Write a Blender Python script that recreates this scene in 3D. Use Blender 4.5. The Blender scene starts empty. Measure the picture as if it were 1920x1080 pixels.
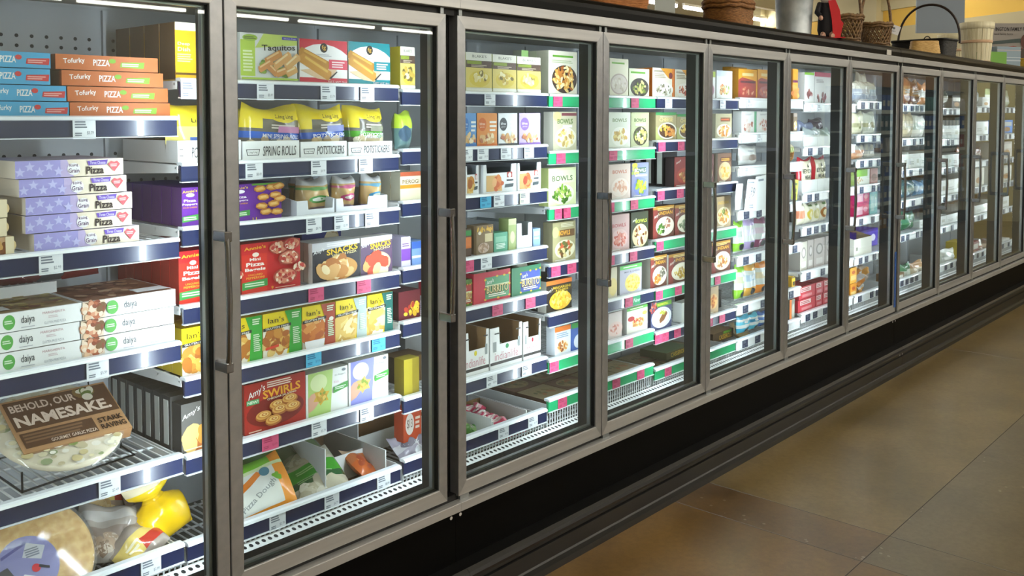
import bpy, math, random
from mathutils import Matrix, Vector, Euler
SC = bpy.context.scene
COL = SC.collection
# ------------------------------------------------------------------ camera model (metres, x along the freezers, y into them, z up)
F=1750.; A=.8380; TH=.0463; CY=301.; XC=-2.0498; D=2.0739; ZC=1.57
ca,sa,ct,st = math.cos(A),math.sin(A),math.cos(TH),math.sin(TH)
RV=(ca,-sa,0); FV=(sa*ct,ca*ct,-st); UV=(sa*st,ca*st,ct)
def ray(u,v):
    a,b=(u-960)/F,(CY-v)/F
    return [FV[i]+RV[i]*a+UV[i]*b for i in range(3)]
def py(u,v,y):                       # where the sight line meets the upright plane at depth y
    d=ray(u,v); k=(y+D)/d[1]
    return (XC+d[0]*k, ZC+d[2]*k)
def pw(u,v,dist):                    # a point at a given distance
    d=ray(u,v)
    return (XC+d[0]*dist, -D+d[1]*dist, ZC+d[2]*dist)
W=.762
# ------------------------------------------------------------------ materials
def lin(c):
    c/=255.
    return c/12.92 if c<=.04045 else ((c+.055)/1.055)**2.4
def rgb(h): return tuple(lin(int(h[i:i+2],16)) for i in (1,3,5))+(1.,)
_M={}
def mat(h,rough=.45,metal=0.,coat=0.,spec=.5,name=None):
    k=(h,rough,metal,coat,spec)
    if k in _M: return _M[k]
    m=bpy.data.materials.new(name or 'paint_'+h[1:]); m.use_nodes=True
    b=m.node_tree.nodes['Principled BSDF']
    b.inputs['Base Color'].default_value=rgb(h); b.inputs['Roughness'].default_value=rough
    b.inputs['Metallic'].default_value=metal; b.inputs['Coat Weight'].default_value=coat
    b.inputs['Coat Roughness'].default_value=.08; b.inputs['Specular IOR Level'].default_value=spec
    _M[k]=m; return m
def emis(name,h,s):
    m=bpy.data.materials.new(name); m.use_nodes=True
    b=m.node_tree.nodes['Principled BSDF']
    b.inputs['Base Color'].default_value=(.8,.8,.8,1)
    b.inputs['Emission Color'].default_value=rgb(h); b.inputs['Emission Strength'].default_value=s
    return m
def noisy(name,h1,h2,scale,rough=.4,metal=0.,stretch=(1,1,1),bump=0.,coat=0.,lo=.35,hi=.65,r2=None,detail=5):
    m=bpy.data.materials.new(name); m.use_nodes=True; nt=m.node_tree; N=nt.nodes; L=nt.links
    b=N['Principled BSDF']; tc=N.new('ShaderNodeTexCoord'); mp=N.new('ShaderNodeMapping'); mp.inputs['Scale'].default_value=stretch
    no=N.new('ShaderNodeTexNoise'); no.inputs['Scale'].default_value=scale; no.inputs['Detail'].default_value=detail
    cr=N.new('ShaderNodeValToRGB'); cr.color_ramp.elements[0].position=lo; cr.color_ramp.elements[1].position=hi
    cr.color_ramp.elements[0].color=rgb(h1); cr.color_ramp.elements[1].color=rgb(h2)
    L.new(tc.outputs['Object'],mp.inputs['Vector']); L.new(mp.outputs[0],no.inputs['Vector']); L.new(no.outputs[0],cr.inputs[0]); L.new(cr.outputs[0],b.inputs['Base Color'])
    b.inputs['Roughness'].default_value=rough; b.inputs['Metallic'].default_value=metal; b.inputs['Coat Weight'].default_value=coat
    if r2 is not None:
        mr=N.new('ShaderNodeMapRange'); mr.inputs['To Min'].default_value=rough; mr.inputs['To Max'].default_value=r2
        L.new(no.outputs[0],mr.inputs['Value']); L.new(mr.outputs[0],b.inputs['Roughness'])
    if bump:
        bp=N.new('ShaderNodeBump'); bp.inputs['Strength'].default_value=bump; bp.inputs['Distance'].default_value=.01
        L.new(no.outputs[0],bp.inputs['Height']); L.new(bp.outputs[0],b.inputs['Normal'])
    return m
def clear(name,h,opac,rough,f0=.05,glossy=1.):
    """thin see-through sheet: straight-through light plus a mirror that grows towards grazing angles"""
    m=bpy.data.materials.new(name); m.use_nodes=True; nt=m.node_tree; N=nt.nodes; L=nt.links; N.clear()
    out=N.new('ShaderNodeOutputMaterial'); lw=N.new('ShaderNodeLayerWeight'); lw.inputs['Blend'].default_value=.5
    p=N.new('ShaderNodeMath'); p.operation='POWER'; p.inputs[1].default_value=5.
    q=N.new('ShaderNodeMath'); q.operation='MULTIPLY_ADD'; q.inputs[1].default_value=glossy*(1-f0); q.inputs[2].default_value=f0
    L.new(lw.outputs['Facing'],p.inputs[0]); L.new(p.outputs[0],q.inputs[0])
    tr=N.new('ShaderNodeBsdfTransparent'); tr.inputs[0].default_value=rgb(h)
    gl=N.new('ShaderNodeBsdfGlossy'); gl.inputs['Roughness'].default_value=rough; gl.inputs[0].default_value=(1,1,1,1)
    mx=N.new('ShaderNodeMixShader'); L.new(q.outputs[0],mx.inputs[0]); L.new(gl.outputs[0],mx.inputs[2])
    if opac>0:
        df=N.new('ShaderNodeBsdfDiffuse'); df.inputs[0].default_value=(.8,.8,.8,1)
        m2=N.new('ShaderNodeMixShader'); m2.inputs[0].default_value=opac; L.new(tr.outputs[0],m2.inputs[1]); L.new(df.outputs[0],m2.inputs[2]); L.new(m2.outputs[0],mx.inputs[1])
    else: L.new(tr.outputs[0],mx.inputs[1])
    L.new(mx.outputs[0],out.inputs[0]); return m
GLASS=clear('door_glass','#f4faf8',0.,.015,.035)
FILM=clear('clear_film','#ffffff',.12,.12,.06)
ALU=noisy('brushed_aluminium_upright_dim','#a0a3a7','#b0b2b5',30,.30,.80,(1,1,1),0.,0.,.3,.7,.36); ALUR=noisy('brushed_aluminium_level_lit','#b4b6b8','#c8c9c9',5,.38,.7,(.3,8,8),0.,0.,.3,.7,.5)  # level rails a paler copy: ceiling light caught by the brushing, put into colour
ALUH=noisy('brushed_aluminium_rail','#b6b8ba','#cacbcc',4,.32,.55,(.3,8,8),0.,0.,.3,.7,.4)
BLACK=mat('#0a0a0b',.34,0.,0.,.7,name='black_bumper'); KICK=mat('#040404',.5,0.,0.,.08,name='black_kick_panel'); BLK=mat('#0b0b0c',.5,name='black_satin')
CANOPY=mat('#030303',.3,0.,0.,.11,name='black_canopy')
NAVY=mat('#1a2346',.28,0.,.8,name='navy_rail'); WIRE=mat('#d9dcdf',.4,name='white_wire'); WHITE=mat('#e8e9ea',.4,name='white_steel')
BEAD=mat('#e9edf2',.2,0.,.7,name='white_rail_bead'); CHROME=mat('#8c8c8e',.2,1.,name='dark_chrome')
_P={}
def paper(h):
    if h not in _P:
        m=mat(h,.48,0.,0.,.281); col=rgb(h); m.node_tree.nodes['Principled BSDF'].inputs['Base Color'].default_value=tuple(.84*x for x in col[:3])+(1.,); _P[h]=m
    return _P[h]
def M(c):
    if not isinstance(c,str): return c
    if c=='clear': return FILM
    return paper(c)
# ------------------------------------------------------------------ mesh builder
class S:
    def __init__(s): s.v=[]; s.f=[]; s.k=[]; s.ms=[]; s.sm=[]
    def mi(s,m):
        m=M(m)
        if m not in s.ms: s.ms.append(m)
        return s.ms.index(m)
    def add(s,vs,fs,m,smooth=False):
        o=len(s.v); s.v+= [tuple(p) for p in vs]; i=s.mi(m)
        for f in fs: s.f.append([a+o for a in f]); s.k.append(i); s.sm.append(smooth)
        return s
    def poly(s,pts,m): return s.add(pts,[list(range(len(pts)))],m)
    def box(s,x0,x1,y0,y1,z0,z1,m,front=None,top=None,side=None):
        v=[(x0,y0,z0),(x1,y0,z0),(x1,y1,z0),(x0,y1,z0),(x0,y0,z1),(x1,y0,z1),(x1,y1,z1),(x0,y1,z1)]
        fs=[([0,1,5,4],front),([1,2,6,5],side),([2,3,7,6],None),([3,0,4,7],side),([4,5,6,7],top),([3,2,1,0],None)]
        for f,c in fs:
            i=s.mi(c or m); pass
        o=len(s.v); s.v+=v
        for f,c in fs: s.f.append([a+o for a in f]); s.k.append(s.mi(c or m)); s.sm.append(False)
        return s
    def prism(s,prof,x0,x1,m,smooth=False):        # profile (y,z) swept along x
        n=len(prof); v=[(x0,y,z) for y,z in prof]+[(x1,y,z) for y,z in prof]
        s.add(v,[[i,(i+1)%n,n+(i+1)%n,n+i] for i in range(n)],m,smooth)
        return s.add(v,[list(range(n))[::-1],list(range(n,2*n))],m)
    def slab(s,pts,y0,y1,m):                        # outline (x,z) given thickness in y
        n=len(pts); v=[(x,y0,z) for x,z in pts]+[(x,y1,z) for x,z in pts]
        s.add(v,[list(range(n)),list(range(n,2*n))[::-1]]+[[i,n+i,n+(i+1)%n,(i+1)%n] for i in range(n)],m); return s
    def slabx(s,pts,x0,x1,m):                       # outline (y,z) given thickness in x
        return s.prism(pts,x0,x1,m)
    def tube(s,pts,r,m,n=6,closed=False):
        P=[Vector(p) for p in pts]; rings=[]; N=len(P)
        up=None
        for i,p in enumerate(P):
            a=P[(i-1)%N] if closed or i>0 else p; b=P[(i+1)%N] if closed or i<N-1 else p
            t=(b-a).normalized()
            if up is None: up=Vector((0,0,1)) if abs(t.z)<.9 else Vector((0,1,0))
            sd=t.cross(up).normalized(); up2=sd.cross(t).normalized(); up=up2
            rr=r[i] if isinstance(r,(list,tuple)) else r
            rings.append([p+sd*math.cos(2*math.pi*j/n)*rr+up2*math.sin(2*math.pi*j/n)*rr for j in range(n)])
        v=[q for rg in rings for q in rg]; fs=[]
        for i in range(N if closed else N-1):
            for j in range(n):
                a=i*n; b=((i+1)%N)*n
                fs.append([a+j,a+(j+1)%n,b+(j+1)%n,b+j])
        s.add(v,fs,m,True)
        if not closed: s.add(v,[list(range(n))[::-1],[(N-1)*n+j for j in range(n)]],m)
        return s
    def lathe(s,prof,n,m,c=(0,0,0),sx=1,sy=1,smooth=True):
        v=[];fs=[]
        for r,z in prof:
            for j in range(n):
                t=2*math.pi*j/n; v.append((c[0]+r*sx*math.cos(t),c[1]+r*sy*math.sin(t),c[2]+z))
        for i in range(len(prof)-1):
            for j in range(n): fs.append([i*n+j,i*n+(j+1)%n,(i+1)*n+(j+1)%n,(i+1)*n+j])
        return s.add(v,fs,m,smooth)
    def disc(s,c,rx,rz,m,n=14):                     # faces -y
        return s.poly([(c[0]+rx*math.cos(2*math.pi*j/n),c[1],c[2]+rz*math.sin(2*math.pi*j/n)) for j in range(n)],m)
    def build(s,name,parent=None,loc=None,rot=None,bevel=0.):
        me=bpy.data.meshes.new(name); me.from_pydata(s.v,[],s.f)
        for m in s.ms: me.materials.append(m)
        me.polygons.foreach_set('material_index',s.k); me.polygons.foreach_set('use_smooth',s.sm); me.update()
        o=bpy.data.objects.new(name,me); COL.objects.link(o)
        if parent is not None: o.parent=parent
        if loc is not None: o.location=loc
        if rot is not None: o.rotation_euler=rot
        if bevel:
            b=o.modifiers.new('soft_edge','BEVEL'); b.width=bevel; b.segments=2; b.limit_method='ANGLE'
        return o
LABELS={}
def tag(o,label,cat,group=None,kind=None):
    o['label']=label; o['category']=cat
    if group: o['group']=group
    if kind: o['kind']=kind
    return o
def struct(o): o['kind']='structure'; return o
def empty(name,loc=(0,0,0)):
    o=bpy.data.objects.new(name,None); COL.objects.link(o); o.location=loc; o.empty_display_size=.1; return o
def dup(o,loc,parent=None):
    c=o.copy(); COL.objects.link(c)
    if loc is not None: c.location=loc
    if parent is not None: c.parent=parent
    for ch in list(o.children):
        dup(ch,None,c)
    return c
# ------------------------------------------------------------------ lettering
_T={}
def glyphs(t,bold=.02,shear=0.):
    k=(t,bold,shear)
    if k in _T: return _T[k]
    cu=bpy.data.curves.new('letters','FONT'); cu.body=t; cu.size=1; cu.resolution_u=2; cu.offset=bold*.5; cu.shear=shear; cu.align_x='CENTER'; cu.align_y='CENTER'
    o=bpy.data.objects.new('letters',cu); COL.objects.link(o)
    dg=bpy.context.evaluated_depsgraph_get(); me=o.evaluated_get(dg).to_mesh()
    v=[(p.co.x,p.co.y) for p in me.vertices]; f=[list(p.vertices) for p in me.polygons]
    o.evaluated_get(dg).to_mesh_clear(); bpy.data.objects.remove(o); bpy.data.curves.remove(cu)
    if not v: v=[(0,0)]
    x0=min(p[0] for p in v); x1=max(p[0] for p in v); y0=min(p[1] for p in v); y1=max(p[1] for p in v)
    v=[(p[0]-(x0+x1)/2,p[1]-(y0+y1)/2) for p in v]
    _T[k]=(v,f,max(x1-x0,1e-3),max(y1-y0,1e-3)); return _T[k]
class Art:
    """prints on a face: mp(s,t,lift) turns face fractions into a point"""
    def __init__(a,sh,mp,w,h,step=.00018,curved=False): a.s=sh; a.mp=mp; a.w=w; a.h=h; a.n=0; a.step=step; a.curved=curved
    def up(a): a.n+=1; return a.n*a.step
    def pts(a,ps,c):
        e=a.up()
        if not a.curved: a.s.poly([a.mp(p,q,e) for p,q in ps],c); return
        P=[]                                       # follow the bulge: outline densified, then shrunk towards the middle
        for i in range(len(ps)):
            (x0,y0),(x1,y1)=ps[i],ps[(i+1)%len(ps)]; m=max(1,int(max(abs(x1-x0),abs(y1-y0))/.07))
            P+=[(x0+(x1-x0)*k/m,y0+(y1-y0)*k/m) for k in range(m)]
        cx=sum(q[0] for q in P)/len(P); cy=sum(q[1] for q in P)/len(P); n=len(P); V=[];Fs=[]
        big=max(max(abs(q[0]-cx),abs(q[1]-cy)) for q in P); R=4 if big>.18 else (2 if big>.06 else 1)
        for r in range(R):
            f=1-r/R; V+=[a.mp(cx+(q[0]-cx)*f,cy+(q[1]-cy)*f,e) for q in P]
        V.append(a.mp(cx,cy,e))
        for r in range(R-1):
            for j in range(n): Fs.append([r*n+j,r*n+(j+1)%n,(r+1)*n+(j+1)%n,(r+1)*n+j])
        Fs+=[[(R-1)*n+j,(R-1)*n+(j+1)%n,R*n] for j in range(n)]
        a.s.add(V,Fs,c,True)
    def ell(a,cx,cy,rx,ry,c,n=18,rot=0.):
        r=math.radians(rot); P=[]
        for j in range(n):
            x=rx*a.w*math.cos(2*math.pi*j/n); y=ry*a.h*math.sin(2*math.pi*j/n)
            P.append((cx+(x*math.cos(r)-y*math.sin(r))/a.w, cy+(x*math.sin(r)+y*math.cos(r))/a.h))
        a.pts(P,c)
    def text(a,t,cx,cy,hf,wf,c,bold=.02,rot=0.,shear=0.):
        v,f,tw,th=glyphs(t,bold,shear); e=a.up()
        H=hf*a.h; Wd=wf*a.w if wf else tw*H/th
        sx=Wd/tw; sy=H/th; r=math.radians(rot); P=[]
        for x,y in v:
            x*=sx; y*=sy
            P.append(a.mp(cx+(x*math.cos(r)-y*math.sin(r))/a.w, cy+(x*math.sin(r)+y*math.cos(r))/a.h, e))
        a.s.add(P,f,c)
    def food(a,cx,cy,rx,ry,n,size,cols,asp=1.6,seed=1):
        R=random.Random(seed*7+n)
        for i in range(n):
            t=R.random()*6.283; q=math.sqrt(R.random())
            sz=size*(.7+.6*R.random())
            a.ell(cx+rx*q*math.cos(t),cy+ry*q*math.sin(t),sz*asp/ max(a.w,1e-6)*a.h*.75 if False else sz*asp*.7*a.h/a.w, sz*.7, R.choice(cols),9,R.random()*180-90); a.n-=.75
    def run(a,cmds):
        for c in cmds:
            k=c[0]
            if k=='r': a.pts([(c[1],c[2]),(c[3],c[2]),(c[3],c[4]),(c[1],c[4])],c[5])
            elif k=='e': a.ell(*c[1:])
            elif k=='p': a.pts(c[1],c[2])
            elif k=='t': a.text(*c[1:])
            elif k=='f': a.food(*c[1:])
            elif k=='l':                       # lines of small print: x0,x1,y0,y1,n,colour
                n=c[5]; R=random.Random(n+int(c[1]*100))
                for i in range(n):
                    y=c[4]-(c[4]-c[3])*(i+.5)/n; hh=(c[4]-c[3])/n*.28
                    e=c[1]+(c[2]-c[1])*(.75+.25*R.random())
                    a.pts([(c[1],y-hh),(e,y-hh),(e,y+hh),(c[1],y+hh)],c[6])
            elif k=='q':                       # roll of pastry: cx,cy,len,thick,rot,colour,end
                cx,cy,ln,tk,rot,c1,c2=c[1:8]; r=math.radians(rot); dx,dy=math.cos(r)*ln/2,math.sin(r)*ln/2*a.w/a.h
                nx,ny=-math.sin(r)*tk/2,math.cos(r)*tk/2*a.w/a.h
                a.pts([(cx-dx-nx,cy-dy-ny),(cx+dx-nx,cy+dy-ny),(cx+dx*1.12,cy+dy*1.12),(cx+dx+nx,cy+dy+ny),(cx-dx+nx,cy-dy+ny),(cx-dx*1.12,cy-dy*1.12)],c1)
                a.pts([(cx-dx*.8+nx*.3,cy-dy*.8+ny*.3),(cx+dx*.8+nx*.3,cy+dy*.8+ny*.3),(cx+dx*.8+nx*.8,cy+dy*.8+ny*.8),(cx-dx*.8+nx*.8,cy-dy*.8+ny*.8)],c2)
# ------------------------------------------------------------------ shelf heights (metres above the floor) per bay
SHZ=dict(A1=[1.570,1.243,.961,.651,.404],A2=[1.673,1.445,1.270,1.056,.857,.640,.398],B1=[1.661,1.462,1.288,1.064,.882,.622,.412],
 B2=[1.660,1.434,1.213,.985,.786,.603,.445],B3=[1.661,1.463,1.240,1.009,.782,.580,.412],B4=[1.669,1.487,1.314,1.088,.848,.592,.408],
 B5=[1.651,1.397,1.127,.933,.670,.425],C1=[1.673,1.459,1.296,1.129,.922,.669,.421],C2=[1.66,1.42,1.20,.98,.74,.42],C3=[1.64,1.40,1.18,.96,.72,.42],
 C4=[1.66,1.42,1.20,.98,.74,.42],C5=[1.66,1.42,1.20,.98,.74,.42])
BX=dict(A1=(-1.572,-.786),A2=(-.782,-.004))
for i in range(5): BX['B%d'%(i+1)]=(i*W+.006,(i+1)*W+.0)
for i in range(5): BX['C%d'%(i+1)]=((i+5)*W+.022,(i+6)*W+.016)
ORD=['top','second','third','fourth','fifth','sixth','seventh']
DOOR=['','first','second','third','fourth','fifth','sixth','seventh','eighth','ninth','tenth','eleventh','twelfth']
def where(bay,i,door):
    n=len(SHZ[bay]); return ('in wire basket' if i==n-1 else 'on %s shelf'%ORD[i])+', %s door'%DOOR[door]
USED={}
def label_it(o,look,bay,i,door,cat,group=None,raw=None):
    l=raw or look+' '+where(bay,i,door)
    n=len(l.split())
    if n>16: print('LONG',n,l)
    if n<4: print('SHORT',l)
    if l in USED and not (group and USED[l]==group): print('DUPLICATE LABEL',l)
    USED[l]=group
    return tag(o,l,cat,group)
# ------------------------------------------------------------------ packaging
FY=.301
def span(u0,u1,vt,bay,i,y,zadd=0.):
    z=SHZ[bay][i]+zadd; x0=py(u0,vt+40,y)[0]; x1=py(u1,vt+40,y)[0]; h=py((u0+u1)/2,vt,y)[1]-z
    b0,b1=BX[bay]; x0=max(x0,b0+.007) if x1>b0+.03 else x0; x1=min(x1,b1-.006)
    if i>0: h=min(h,SHZ[bay][i-1]-.068-z)
    return (x0+x1)/2,x1-x0,h,z
def carton_mesh(w,h,d,base,cmds,side=None,top=None):
    s=S(); s.box(-w/2,w/2,0,d,0,h,base,None,top,side)
    a=Art(s,lambda p,q,e:((p-.5)*w,-e-.0004,q*h),w,h); a.run(cmds); return s
def box(name,look,bay,i,u0,u1,vt,door,cmds,base='#f2f2ee',side=None,top=None,d=.045,y=FY,zadd=0.,rows=1,rowlook=None,rot=0.,cat='carton',tilt=0.,gap=.002):
    x,w,h,z=span(u0,u1,vt,bay,i,y,zadd); w-=.002
    o=carton_mesh(w,h,d,base,cmds,side,top).build(name,None,(x,y,z),(tilt,0,rot))
    label_it(o,look,bay,i,door,cat,None)
    for r in range(1,rows):
        c=dup(o,(x,y+(d+gap)*r,z)); rl=(rowlook or look)+' queued behind the front one'
        g="%s queue, %s"%(rowlook or look,where(bay,i,door)) if rows>2 else None
        label_it(c,rl,bay,i,door,cat,g)
    return o
def stack(name,look,bay,i,items,door,cmds,base,th,side=None,top=None,d=.26,y=FY,cat='pizza box',topart=None):
    """flat boxes one on another; items = (u0,u1) from the bottom up"""
    z=SHZ[bay][i]; n=len(items); pos=['lowest','second up','third up','fourth up','fifth up','sixth up']; first=None
    for k,(u0,u1) in enumerate(items):
        v=300; x0=py(u0,v,y)[0]; x1=py(u1,v,y)[0]; w=x1-x0
        if first is None:
            sh_=carton_mesh(w,th-.001,d,base,cmds,side,top)
            if topart: Art(sh_,lambda p_,q_,e,w=w:((p_-.5)*w,q_*d,th-.001+e+.0003),w,d).run(topart)
            o=first=sh_.build(name,None,((x0+x1)/2,y,z)); w0=w
        else: o=dup(first,((x0+x1)/2,y+.002*(k%2),z+(th+.0012)*k))
        label_it(o,None,bay,i,door,cat,None,'%s, %s %s'%(look,'topmost' if k==n-1 and n>1 else pos[k],where(bay,i,door)))
def pillow(w,h,th,colf,n=16,seal=.04,seed=1,wr=.004):
    R=random.Random(seed); ph=[R.random()*6.28 for _ in range(6)]
    def prof(s,t):
        a=max(0,1-abs(2*s-1)**2.6); b=max(0,1-abs(2*t-1)**3.2)
        return (a**.55)*(b**.6)
    def front(s,t):
        q=prof(s,t); wv=wr*q*(math.sin(9*s+4*t+ph[0])+math.sin(5*t-7*s+ph[1])+.6*math.sin(17*s+11*t+ph[2]))
        sag=1-.10*math.sin(math.pi*t)*0
        return ((s-.5)*w*(1-.05*math.sin(math.pi*t)*(-1)-.05), th/2-q*th/2+wv, t*h+.006*math.sin(6*s+ph[3])*(1 if t>.98 else 0)+.07*h*t**5*(abs(2*s-1)**1.4-.55+.25*math.sin(5*s+ph[4])))
    s=S()
    for side in (0,1):
        vs=[];fs=[]
        for j in range(n+1):
            for k in range(n+1):
                x,y,z=front(k/n,j/n)
                if side: y=th-y
                vs.append((x,y,z))
        groups={}
        for j in range(n):
            for k in range(n):
                f=[j*(n+1)+k,j*(n+1)+k+1,(j+1)*(n+1)+k+1,(j+1)*(n+1)+k]
                if side: f=f[::-1]
                groups.setdefault(colf((k+.5)/n,(j+.5)/n),[]).append(f)
        o=len(s.v); s.v+=vs
        for c,l in groups.items():
            mi=s.mi(mat(c,.22,0.,.3) if c!='clear' else FILM)
            for f in l: s.f.append([a+o for a in f]); s.k.append(mi); s.sm.append(True)
    def mp(p,q,e):
        x,y,z=front(p,q); return (x,y-e-.0010,z)
    return s,mp
def zones(zs,edge=None):
    """zs: [(t0,t1,colour)] with optional (s0,s1) limits"""
    def f(s,t):
        c=zs[0][2]
        for z in zs:
            if z[0]<=t<z[1] and (len(z)<5 or z[3]<=s<z[4]): c=z[2]
        return c
    return f
def bag(name,look,bay,i,u0,u1,vt,door,zs,cmds=(),th=.06,y=FY+.01,zadd=0.,rot=(0,0,0),seed=1,cat='bag',wr=.003,group=None,raw=None):
    x,w,h,z=span(u0,u1,vt,bay,i,y,zadd)
    s,mp=pillow(w,h,th,zones(zs),16,.04,seed,wr); a=Art(s,mp,w,h,.0003,True); a.run(cmds)
    o=s.build(name,None,(x,y,z),rot); label_it(o,look,bay,i,door,cat,group,raw); return o
def bag_at(name,raw,w,h,th,loc,rot,zs,cmds=(),seed=1,cat='bag',wr=.004,group=None):
    s,mp=pillow(w,h,th,zones(zs),16,.04,seed,wr); a=Art(s,mp,w,h,.0003,True); a.run(cmds)
    o=s.build(name,None,loc,rot); label_it(o,'','A1',0,1,cat,group,raw); return o
def tray(name,look,bay,i,u0,u1,vt,door,cmds=(),out='#f0f1f1',ins='#8a6a48',d=.30,hb=None,cut=None,y=FY-.004,zadd=0.,cat='display tray',raw=None,slope=True):
    x,w,h,z=span(u0,u1,vt,bay,i,y,zadd); w-=.003; hb=hb or h; t=.003; s=S()
    if cut:                                        # (s0,s1,depth): dip in the front panel
        c0,c1,cd=cut; P=[(-w/2,0),(w/2,0),(w/2,h),((c1-.5)*w,h),((c1-.5)*w-.02*w,h-cd*h),((c0-.5)*w+.02*w,h-cd*h),((c0-.5)*w,h),(-w/2,h)]
    else: P=[(-w/2,0),(w/2,0),(w/2,h),(-w/2,h)]
    s.slab(P,0,t,out)
    SP=[(t,0),(d,0),(d,hb),(d*.45 if slope else t,hb),(t,h)]
    for sg in (-1,1):
        x0,x1=(-w/2,-w/2+t) if sg<0 else (w/2-t,w/2)
        s.slabx(SP,x0,x1,out)
        xi=x0+t+.0003 if sg<0 else x0-.0003
        s.poly([(xi,a,b) for a,b in SP],ins)
    s.box(-w/2+t,w/2-t,d-t,d,0,hb,ins); s.box(-w/2+t,w/2-t,t,d-t,0,.002,ins)
    if not cut: s.poly([(-w/2+t,t+.0004,.002),(w/2-t,t+.0004,.002),(w/2-t,t+.0004,h),(-w/2+t,t+.0004,h)],ins)
    a=Art(s,lambda p,q,e:((p-.5)*w,-e-.0004,q*h),w,h); a.run(cmds)
    o=s.build(name,None,(x,y,z)); label_it(o,look,bay,i,door,cat,None,raw); return o
# ================================================================== the freezer cases
def ring(s,x0,x1,z0,z1,wl,wr,wb,wt,y0,y1,m,m2=None):
    o=[(x0,z0),(x1,z0),(x1,z1),(x0,z1)]; n=[(x0+wl,z0+wb),(x1-wr,z0+wb),(x1-wr,z1-wt),(x0+wl,z1-wt)]
    v=[(x,y0,z) for x,z in o]+[(x,y0,z) for x,z in n]+[(x,y1,z) for x,z in o]+[(x,y1,z) for x,z in n]; fs=[]
    for i in range(4):
        j=(i+1)%4
        s.add(v,[[i,j,4+j,4+i],[8+j,8+i,12+i,12+j],[j,i,8+i,8+j],[4+i,4+j,12+j,12+i]],(m2 or m) if i in (0,2) else m)
    return s
SPACER=mat('#9aa0a2',.35,.9,name='spacer_metal'); RUB=mat('#0a0a0b',.6,name='rubber')
INNER=noisy('interior_panel','#a4a8ad','#b6babf',3,.5,0,(1,1,1)); LAMP=emis('lamp_lens','#eef5ff',98.)
PAN=mat('#57584f',.35,.3,name='sill_pan'); HOLE=mat('#15161a',.8,name='hole'); DUCT=mat('#e9e6d6',.5,name='duct_cream')
GREEN='#1f9a62'; PINK='#d2537b'; CYAN='#4fb4dc'; TW='#eef1f6'
def price_tag(parent,x,z,col,h=.042,tall=.0):
    s=S(); w=.056; y=.2655
    s.box(x-w/2,x+w/2,y,y+.002,z-h-.006-tall,z-.004,col)
    a=Art(s,lambda p,q,e:(x-w/2+p*w,y-e-.0002,z-h-.006-tall+q*(h+.002+tall)),w,h+.002+tall)
    ink={TW:'#7d8490',PINK:'#a82c58',CYAN:'#1f6f9c',GREEN:'#d8f2e2'}.get(col,'#7d8490')
    if col==GREEN: a.run([('t','New',.5,.5,.42,None,'#d8f2e2',.02,0,.4)])
    else: a.run([('l',.08,.62,.52,.92,3,ink),('t','$%d.%s9'%(random.randint(2,8),random.choice('4979')),.76,.30,.18,.30,ink,.0),('l',.08,.42,.14,.34,2,ink)])
    return s.build('price_tag',parent)
random.seed(4)
TAGS={('A1',0):[(160,TW)],('A1',1):[(92,TW)],('A1',2):[(176,TW)],('A1',3):[(194,TW)],('A1',4):[(270,TW)],
('A2',0):[(360,TW),(500,TW),(617,TW),(690,TW)],('A2',1):[(477,TW),(598,TW),(686,TW)],('A2',2):[(588,TW),(640,TW),(697,TW)],('A2',3):[(352,TW),(591,PINK),(681,PINK)],
('A2',4):[(352,CYAN),(585,CYAN),(708,CYAN)],('A2',5):[(350,PINK),(501,PINK),(594,TW),(685,TW)],('A2',6):[(513,TW),(617,TW),(716,TW)],
('B1',0):[(919,TW)],('B1',1):[(876,TW),(906,TW),(949,TW),(992,TW)],('B1',2):[(911,CYAN),(936,TW),(984,'#e9edd2')],('B1',3):[(878,PINK),(912,TW)],('B1',4):[(933,PINK),(995,PINK)],('B1',5):[(922,TW),(988,TW)],('B1',6):[(944,TW),(1000,TW)],
('B2',0):[(1046,PINK),(1190,PINK)],('B2',1):[(1052,PINK),(1150,PINK)],('B2',2):[(1049,PINK),(1062,PINK),(1145,PINK),(1190,PINK)],('B2',3):[(1043,PINK),(1073,PINK),(1146,PINK),(1189,PINK)],('B2',4):[(1181,PINK),(1195,GREEN)],('B2',5):[(1040,PINK),(1182,PINK)],('B2',6):[(1056,PINK),(1158,PINK),(1204,PINK)],
('B3',0):[(1253,TW),(1354,TW)],('B3',1):[(1241,PINK),(1277,PINK)],('B3',2):[(1240,PINK),(1276,PINK)],('B3',3):[(1239,PINK)],('B3',4):[(1238,PINK),(1274,PINK),(1348,PINK)],('B3',5):[(1237,PINK),(1250,PINK),(1273,PINK),(1334,PINK),(1357,PINK)],('B3',6):[(1256,PINK)],
('B4',0):[(1404,TW)],('B4',1):[(1395,TW),(1424,TW)],('B4',2):[(1392,TW),(1401,TW)],('B5',0):[(1522,TW),(1535,TW)]}
RAIL={('B2',0):GREEN,('B2',1):GREEN,('B2',2):GREEN,('B2',5):GREEN,('B2',6):GREEN,('B3',3):GREEN,('B3',4):GREEN,('B3',6):GREEN}
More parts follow.
